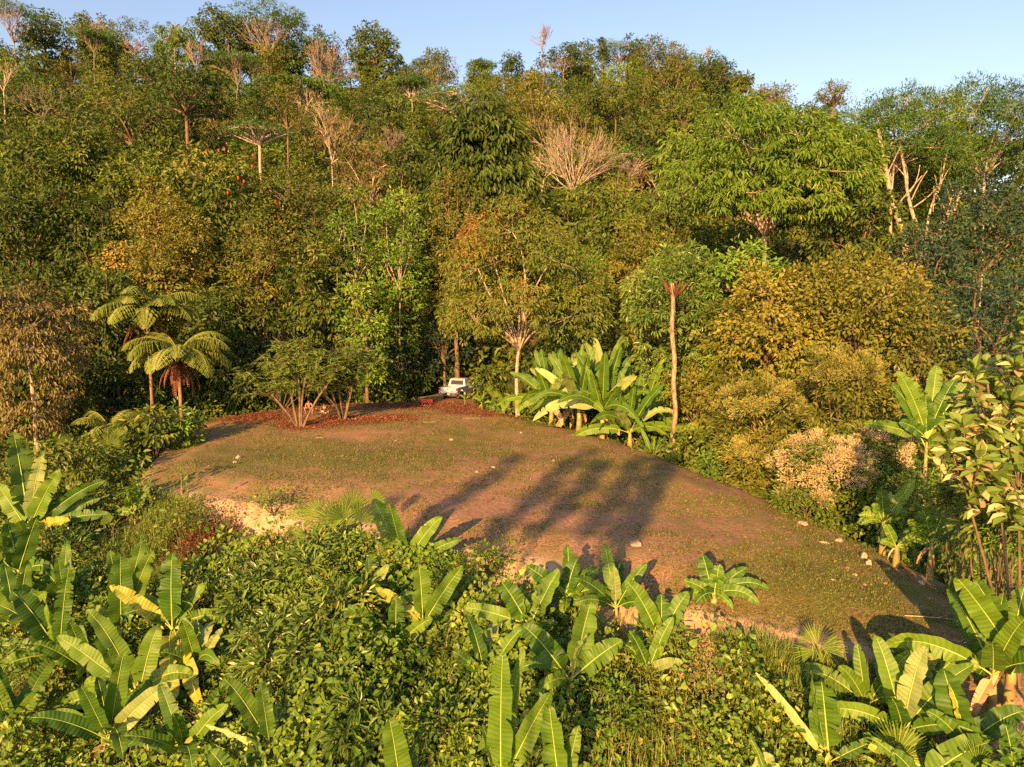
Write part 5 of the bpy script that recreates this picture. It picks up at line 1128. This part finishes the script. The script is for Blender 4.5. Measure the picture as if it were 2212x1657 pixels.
cover('large_leaf_cover', 'scattered large arrow-shaped leaves among the foreground vines', T_H, 'bigleaf2', 7000, 10, 34, .19, .62, lambda x, y: mA(x, y) * 1.1 + .15, 1.9, seed=6, lift=(.75, 1.1))
n = 3000; rs = np.random.default_rng(48); y = rs.uniform(11, 30, n); x = rs.uniform(-.8, .8, n) * y; d = sdist(x, y); k = (d > .6)
blades('dead_stems', 'dry pale stems poking through the foreground weeds', x[k], y[k], rs.uniform(.6, 1.7, n)[k], rs.uniform(.008, .018, n)[k], 'dead', rs, lean=.8)

# ------------------------------------------------------------------ white pickup
def prism(g, prof, x0, x1, tint=.5, mat=0, inset=None):
    """profile in (y, z), extruded across x; triangulated fan-free through bmesh"""
    bm = bmesh.new(); v0 = [bm.verts.new((x0, y, z)) for y, z in prof]; f = bm.faces.new(v0)
    r = bmesh.ops.extrude_face_region(bm, geom=[f]); vs = [e for e in r['geom'] if isinstance(e, bmesh.types.BMVert)]
    bmesh.ops.translate(bm, verts=vs, vec=(x1 - x0, 0, 0)); bmesh.ops.recalc_face_normals(bm, faces=bm.faces); bmesh.ops.triangulate(bm, faces=bm.faces)
    if inset: inset(bm)
    V = [tuple(v.co) for v in bm.verts]; bm.verts.index_update(); F = [[v.index for v in fc.verts] for fc in bm.faces]; bm.free(); g.add(V, F, tint, mat)
paint = plain('white_paint', (.62, .61, .58), .3, spec=.5, noise=.12, scale=2); dirt = plain('road_dirt', (.20, .15, .10), .9, noise=.4)
M['glass'] = plain('dark_glass', (.015, .017, .02), .08, spec=.6); M['tyre'] = plain('tyre_rubber', (.03, .027, .024), .9); M['rim'] = plain('wheel_rim', (.45, .44, .42), .35, .8)
M['lamp'] = plain('red_lamp_lens', (.62, .03, .03), .15, spec=.6); M['lampw'] = plain('clear_lamp_lens', (.75, .72, .68), .12, spec=.6); M['chrome'] = plain('chrome', (.75, .73, .70), .22, 1.0)
M['black'] = plain('black_plastic', (.03, .03, .03), .55); M['plate'] = plain('number_plate_white', (.80, .76, .72), .5)
P = pt(974, 866, 63.0); T0 = np.array([P[0] + .6, P[1] + 2.6]); zb = tz(T0[0], T0[1] - 2.2) - .02
tr = thing('pickup_truck', 'white double-cab pickup parked at the back of the clearing, rear towards the viewer', 'pickup truck', (T0[0], T0[1], zb), R(-19))
g = Geo()
def arch(yc, r=.47, z0=.42, n=9, rev=True):
    a = np.linspace(0, np.pi, n); return [(yc + r * math.cos(q), z0 + max(0, (r) * math.sin(q))) for q in (a if rev else a[::-1])]
low = [(-2.55, .50)] + [(y, z) for y, z in arch(-1.62, .47, .45)[::-1]] + [(-1.1, .36), (1.0, .36)] + [(y, z) for y, z in arch(1.55, .47, .45)[::-1]] + [(2.45, .42), (2.62, .60), (2.60, .92), (2.3, 1.05), (1.25, 1.13), (-.55, 1.16), (-2.60, 1.16), (-2.62, .60)]
for sg in (-1, 1): prism(g, low, sg * .90 - .04, sg * .90 + .04)
box(g, -.86, .86, -2.50, -.62, .62, .70); box(g, -.86, .86, -.70, -.62, .70, 1.16)
prism(g, [(.95, 1.10), (2.3, 1.02), (2.58, .90), (2.60, .50), (.95, .50)], -.86, .86)
prism(g, [(-.62, .42), (1.2, .42), (1.2, 1.12), (-.62, 1.12)], -.858, .858)
def taper(bm):
    for v in bm.verts:
        if v.co.z > 1.15: v.co.x *= .84
prism(g, [(-.62, 1.12), (-.66, 1.15), (-.52, 1.74), (-.30, 1.80), (.45, 1.79), (.62, 1.73), (1.35, 1.12)], -.88, .88, inset=taper)
obj('body', g.mesh('body', paint), tr)
g = Geo(); box(g, -.76, .76, -2.66, -2.585, .66, 1.15); tg_ = obj('tailgate', g.mesh('tailgate', paint), tr)
g = Geo(); box(g, -.17, .17, -2.685, -2.662, 1.00, 1.07); obj('handle', g.mesh('handle', M['black']), tg_)
for tx_, xx_, sz in (('HILUX', .50, .075), ('4x4', -.62, .065)):
    cu = bpy.data.curves.new('badge', 'FONT'); cu.body = tx_; cu.size = sz; cu.extrude = .004; o = bpy.data.objects.new('badge', cu); C.objects.link(o); cu.materials.append(M['black']); bpy.context.view_layer.update(); mb_ = bpy.data.meshes.new_from_object(o.evaluated_get(bpy.context.evaluated_depsgraph_get())); bpy.data.objects.remove(o); o = obj('badge', mb_, tg_, (xx_ - .06, -2.668, 1.02)); o.rotation_euler = (R(90), 0, 0)
for sg in (-1, 1):
    g = Geo(); box(g, sg * .855 - .085, sg * .855 + .085, -2.68, -2.50, .72, 1.12); box(g, sg * .855 - .07, sg * .855 + .07, -2.69, -2.66, .78, .86, mat=1)
    obj('tail_light', g.mesh('tail_light', [M['lamp'], M['lampw']]), tr)
    g = Geo(); box(g, sg * .78 - .16, sg * .78 + .14, -2.30, -2.28, .22, .50); obj('mud_flap', g.mesh('mud_flap', dirt), tr)
    g = Geo(); tube(g, [[sg * .92, .95, 1.18], [sg * 1.03, .95, 1.22]], [.03, .03], 6); box(g, sg * 1.08 - .08, sg * 1.08 + .08, .90, 1.00, 1.14, 1.34); obj('side_mirror', g.mesh('side_mirror', paint), tr)
    # side windows lie 4 mm proud of the tapered cab side
    for q, pr in enumerate(([(-.50, 1.20), (.28, 1.20), (.28, 1.68), (-.40, 1.68)], [(.36, 1.20), (1.12, 1.20), (.62, 1.63), (.36, 1.68)])):
        V = [(sg * (.88 * (.84 if z > 1.15 else 1) + .0) if False else sg * (.886 - (.88 * .16) * 1.0), y, z) for y, z in pr]
        g = Geo(); g.add([(sg * .752, y, z) for y, z in pr], [(0, 1, 2, 3)]); box(g, sg * .748 - .002, sg * .748 + .002, pr[0][0] - .03, pr[0][0], 1.2, 1.68, mat=1); obj('side_window', g.mesh('side_window', [M['glass'], M['black']]), tr)
    for yy_ in (-1.62, 1.55):
        g = Geo(); a = np.linspace(0, 2 * np.pi, 25)[:-1]
        def ringy(x, r): return [(x, r * math.cos(q), r * math.sin(q)) for q in a]
        V = []; n = 24
        for x, r in ((-.12, .27), (-.12, .35), (-.09, .39), (.09, .39), (.12, .35), (.12, .27)): V += ringy(x, r)
        F = [(i * n + j, i * n + (j + 1) % n, (i + 1) * n + (j + 1) % n, (i + 1) * n + j) for i in range(5) for j in range(n)]
        g.add(V, F); wh = obj('wheel', None, tr, (sg * .80, yy_, .39)); obj('tyre', g.mesh('tyre', M['tyre'], True), wh)
        g = Geo(); xo = sg * .09
        g.add(ringy(xo, .275) + ringy(xo + sg * .02, .20) + ringy(xo - sg * .02, .06) + [(xo, 0, 0)], [(i * n + j, i * n + (j + 1) % n, (i + 1) * n + (j + 1) % n, (i + 1) * n + j) for i in range(2) for j in range(n)])
        g.add([(xo + sg * .012, .06 * math.cos(q), .06 * math.sin(q)) for q in a] + [(xo + sg * .02, 0, 0)], [(j, (j + 1) % n, n) for j in range(n)]); obj('rim', g.mesh('rim', M['rim']), wh)
g = Geo(); g.add([(-.66, -.652, 1.22), (.66, -.652, 1.22), (.62, -.560, 1.66), (-.62, -.560, 1.66)], [(0, 1, 2, 3)]); obj('rear_window', g.mesh('rear_window', M['glass']), tr)
g = Geo(); g.add([(-.70, 1.28, 1.20), (.70, 1.28, 1.20), (.62, .72, 1.68), (-.62, .72, 1.68)], [(0, 1, 2, 3)]); obj('windscreen', g.mesh('windscreen', M['glass']), tr)
g = Geo(); box(g, -.92, -.30, -2.80, -2.64, .50, .66); box(g, .30, .92, -2.80, -2.64, .50, .66); box(g, -.30, .30, -2.78, -2.64, .48, .60, mat=1); box(g, -.80, .80, -2.60, -2.2, .36, .48, mat=2); tube(g, [[-.6, -1.62, .40], [0, -1.62, .37], [.6, -1.62, .40]], [.06, .13, .06], 8, mat=2)
obj('bumper', g.mesh('bumper', [M['chrome'], M['black'], dirt]), tr)
g = Geo(); box(g, -.06, .24, -2.815, -2.80, .52, .66); lp = obj('number_plate', g.mesh('number_plate', M['plate']), tr)

# red tray with a dark handle beside the truck
P = pt(920, 866, 60.5); z0 = tz(P[0], P[1]); M['redp'] = plain('red_plastic', (.75, .05, .03), .35, spec=.5)
rt = thing('plastic_tray', 'low bright red plastic tray with a dark handle lying left of the pickup', 'tray', (P[0], P[1], z0), R(8)); g = Geo()
V = [(-.45, -.25, 0.02), (.50, -.25, .02), (.50, .25, .02), (-.45, .25, .02), (-.55, -.32, .26), (.58, -.32, .22), (.58, .32, .22), (-.55, .32, .26)]
g.add(V, [(0, 3, 2, 1), (0, 1, 5, 4), (1, 2, 6, 5), (2, 3, 7, 6), (3, 0, 4, 7)]); g.add([(x * .95, y * .93, z + .02) for x, y, z in V], [(0, 1, 2, 3), (0, 4, 5, 1), (1, 5, 6, 2), (2, 6, 7, 3), (3, 7, 4, 0)])
tube(g, [(-.57, -.33, .26), (.60, -.33, .22), (.60, .33, .22), (-.57, .33, .26), (-.57, -.33, .26)], .025, 6); obj('tray', g.mesh('tray', M['redp']), rt)
g = Geo(); tube(g, [(-.55, 0, .22), (-.9, 0, .20), (-1.25, 0, .16)], [.03, .03, .03], 6); obj('handle', g.mesh('handle', M['black'], True), rt)
g = Geo(); tube(g, curve((-.35, -.345, .05), (.35, -.345, .05), (0, 0, .08), 8), .016, 5); obj('strap', g.mesh('strap', M['plate'], True), rt)

# ------------------------------------------------------------------ two people squatting under the small trees
def skinmesh(name, nodes, edges, mat, parent, root=0, sub=2):
    me = bpy.data.meshes.new(name); me.from_pydata([n[0] for n in nodes], edges, []); me.materials.append(mat)
    o = obj(name, me, parent); md = o.modifiers.new('skin', 'SKIN'); sv = me.skin_vertices[0].data
    for k, n in enumerate(nodes):
        r = n[1]; sv[k].radius = (r, r) if np.isscalar(r) else r; sv[k].use_root = (k == root)
    md.branch_smoothing = .6; md.use_smooth_shade = True
    s = o.modifiers.new('sub', 'SUBSURF'); s.levels = sub; s.render_levels = sub
    return o
M['skin'] = plain('sunlit_skin', (.46, .22, .13), .55, noise=.15, scale=9); M['shirt'] = plain('grey_brown_shirt', (.10, .075, .06), .9, noise=.2); M['shorts'] = plain('beige_shorts', (.52, .40, .26), .9, noise=.15)
M['shortsd'] = plain('brown_shorts', (.18, .10, .07), .9, noise=.2); M['hair'] = plain('black_cap', (.015, .013, .012), .8); M['shoe'] = plain('sandal', (.22, .16, .11), .8); M['eye'] = plain('eye_dark', (.02, .015, .012), .3)
def person(dx, dy, Y, label, rz, shirt, shorts, hands=((-.07, -.34, .50), (.09, -.35, .50)), hold=True, twist=0.):
    P = pt(dx, dy, Y); x, y = P[0], P[1]; t = thing('person', label, 'person', (x, y, tz(x, y)), rz)
    N = []; E = []
    def nd(p, r, par=None):
        N.append((p, r)); k = len(N) - 1
        if par is not None: E.append((par, k))
        return k
    pel = nd((0, .16, .34), (.15, .12)); wa = nd((0, .12, .50), (.135, .11), pel); ch = nd((0, .03, .68), (.165, .12), wa); up_ = nd((0, -.01, .80), (.12, .09), ch)
    nk = nd((0, -.05, .885), .055, up_); hd = nd((0, -.09, .97), (.080, .090), nk); hd2 = nd((0, -.09, 1.04), (.082, .095), hd); nd((0, -.085, 1.10), (.06, .07), hd2)
    nd((0, -.195, .985), .014, hd)                                   # nose
    for s in (-1, 1):
        nd((s * .088, -.075, .99), .013, hd)                          # ear
        sh = nd((s * .17, .01, .80), .062, up_); el = nd((s * .27, -.15, .60), .045, sh)
        hx, hy, hz = hands[0 if s < 0 else 1]; wr = nd((hx + s * .035, hy + .05, hz), .030, el); pm = nd((hx, hy, hz), (.035, .018), wr)
        for f in range(4):
            a = nd((hx - s * .045, hy - .02 + .022 * (f - 1.5), hz + .012 - .004 * f), .0105, pm); b = nd((hx - s * .075, hy - .01 + .022 * (f - 1.5), hz - .012 + .002 * (f % 2)), .0095, a); nd((hx - s * (.085 - .005 * abs(f - 1)), hy + .01 + .022 * (f - 1.5), hz - .035), .008, b)
        a = nd((hx - s * .005, hy + .045, hz + .03), .012, wr); nd((hx - s * .035, hy + .03, hz + .05), .0095, a)   # thumb
        hp = nd((s * .12, .10, .33), .10, pel); kn = nd((s * .34, -.26, .50), .072, hp); cf = nd((s * .30, -.14, .30), .062, kn); an = nd((s * .23, -.03, .09), .040, cf); hl = nd((s * .23, -.02, .045), .040, an); nd((s * .27, -.20, .032), (.045, .03), hl)
    skinmesh('body', N, E, M['skin'], t)
    if shirt:
        skinmesh('shirt', [((0, .14, .42), (.165, .135)), ((0, .11, .55), (.16, .13)), ((0, .03, .70), (.185, .14)), ((0, -.01, .81), (.135, .10)), ((.17, .01, .80), .080), ((-.17, .01, .80), .080), ((.235, -.08, .69), .068), ((-.235, -.08, .69), .068)], [(0, 1), (1, 2), (2, 3), (3, 4), (3, 5), (4, 6), (5, 7)], shirt, t)
    skinmesh('shorts', [((0, .17, .33), (.175, .145)), ((0, .15, .43), (.16, .13)), ((.12, .10, .34), .125), ((-.12, .10, .34), .125), ((.31, -.21, .485), .095), ((-.31, -.21, .485), .095)], [(0, 1), (0, 2), (0, 3), (2, 4), (3, 5)], shorts, t)
    skinmesh('cap', [((0, -.07, 1.06), (.093, .106)), ((0, -.07, 1.12), (.07, .085)), ((0, -.17, 1.065), (.07, .014))], [(0, 1), (0, 2)], M['hair'], t)
    g = Geo()
    for s in (-1, 1): box(g, s * .032 - .011, s * .032 + .011, -.183, -.172, 1.008, 1.020)
    obj('eyes', g.mesh('eyes', M['eye']), t); g = Geo(); box(g, -.022, .022, -.184, -.174, .944, .951); obj('mouth', g.mesh('mouth', M['redp']), t)
    for s in (-1, 1): g = Geo(); box(g, s * .25 - .05, s * .25 + .05, -.24, .04, .0, .03); obj('sandal', g.mesh('sandal', M['shoe']), t)
    return t, (x, y, tz(x, y))
t, L0 = person(701, 900, 51.5, 'person in dark shirt and beige shorts squatting under the small trees with a white controller', R(4), M['shirt'], M['shorts'])
g = Geo(); box(g, -.09, .09, -.07, .07, -.018, .018); tube(g, [(-.06, -.06, .02), (-.06, -.16, .07)], [.006, .006], 4); tube(g, [(.06, -.06, .02), (.06, -.16, .07)], [.006, .006], 4)
o = obj('drone_controller', g.mesh('drone_controller', M['plate']), None, (L0[0] + .01, L0[1] - .37, L0[2] + .53)); tag(o, 'white remote controller held in the hands of the squatting person in the dark shirt', 'controller')
person(667, 885, 53.5, 'shirtless person in a dark cap crouching behind the left small tree', R(20), None, M['shortsd'], hands=((-.16, -.28, .46), (.16, -.28, .46)))

# ------------------------------------------------------------------ slim trees behind the camera whose long shadows streak the clearing
rs = np.random.default_rng(777)
CT = sorted([(-17.2, -14, 16.8), (-15.6, -19, 18.6), (-14.2, -25, 20.8), (-12.6, -15, 17.4), (-11.0, -20, 19.2), (-9.2, -14, 16.8)])
for k, (x, y, zt) in enumerate(CT):
    zb = tz(x, y); g, gt = Geo(), Geo(); r = rs.uniform(.2, .32)
    crown(g, gt, rs, zt - zb - 2.6, r, r, rs.uniform(2.6, 3.4), 'broad', zt - zb - 5, .08, 'column', dens=.5, leafs=.9); trunk(gt, rs, zt - zb - 2, .12, .015)
    t = thing('tree', 'slim tree behind the viewpoint casting a long shadow, %s from the left' % ordn(k + 1), 'tree', (x, y, zb)); obj('trunk', gt.mesh('trunk', M['bark'], True), t); obj('crown', g.mesh('crown', M['mid']), t)
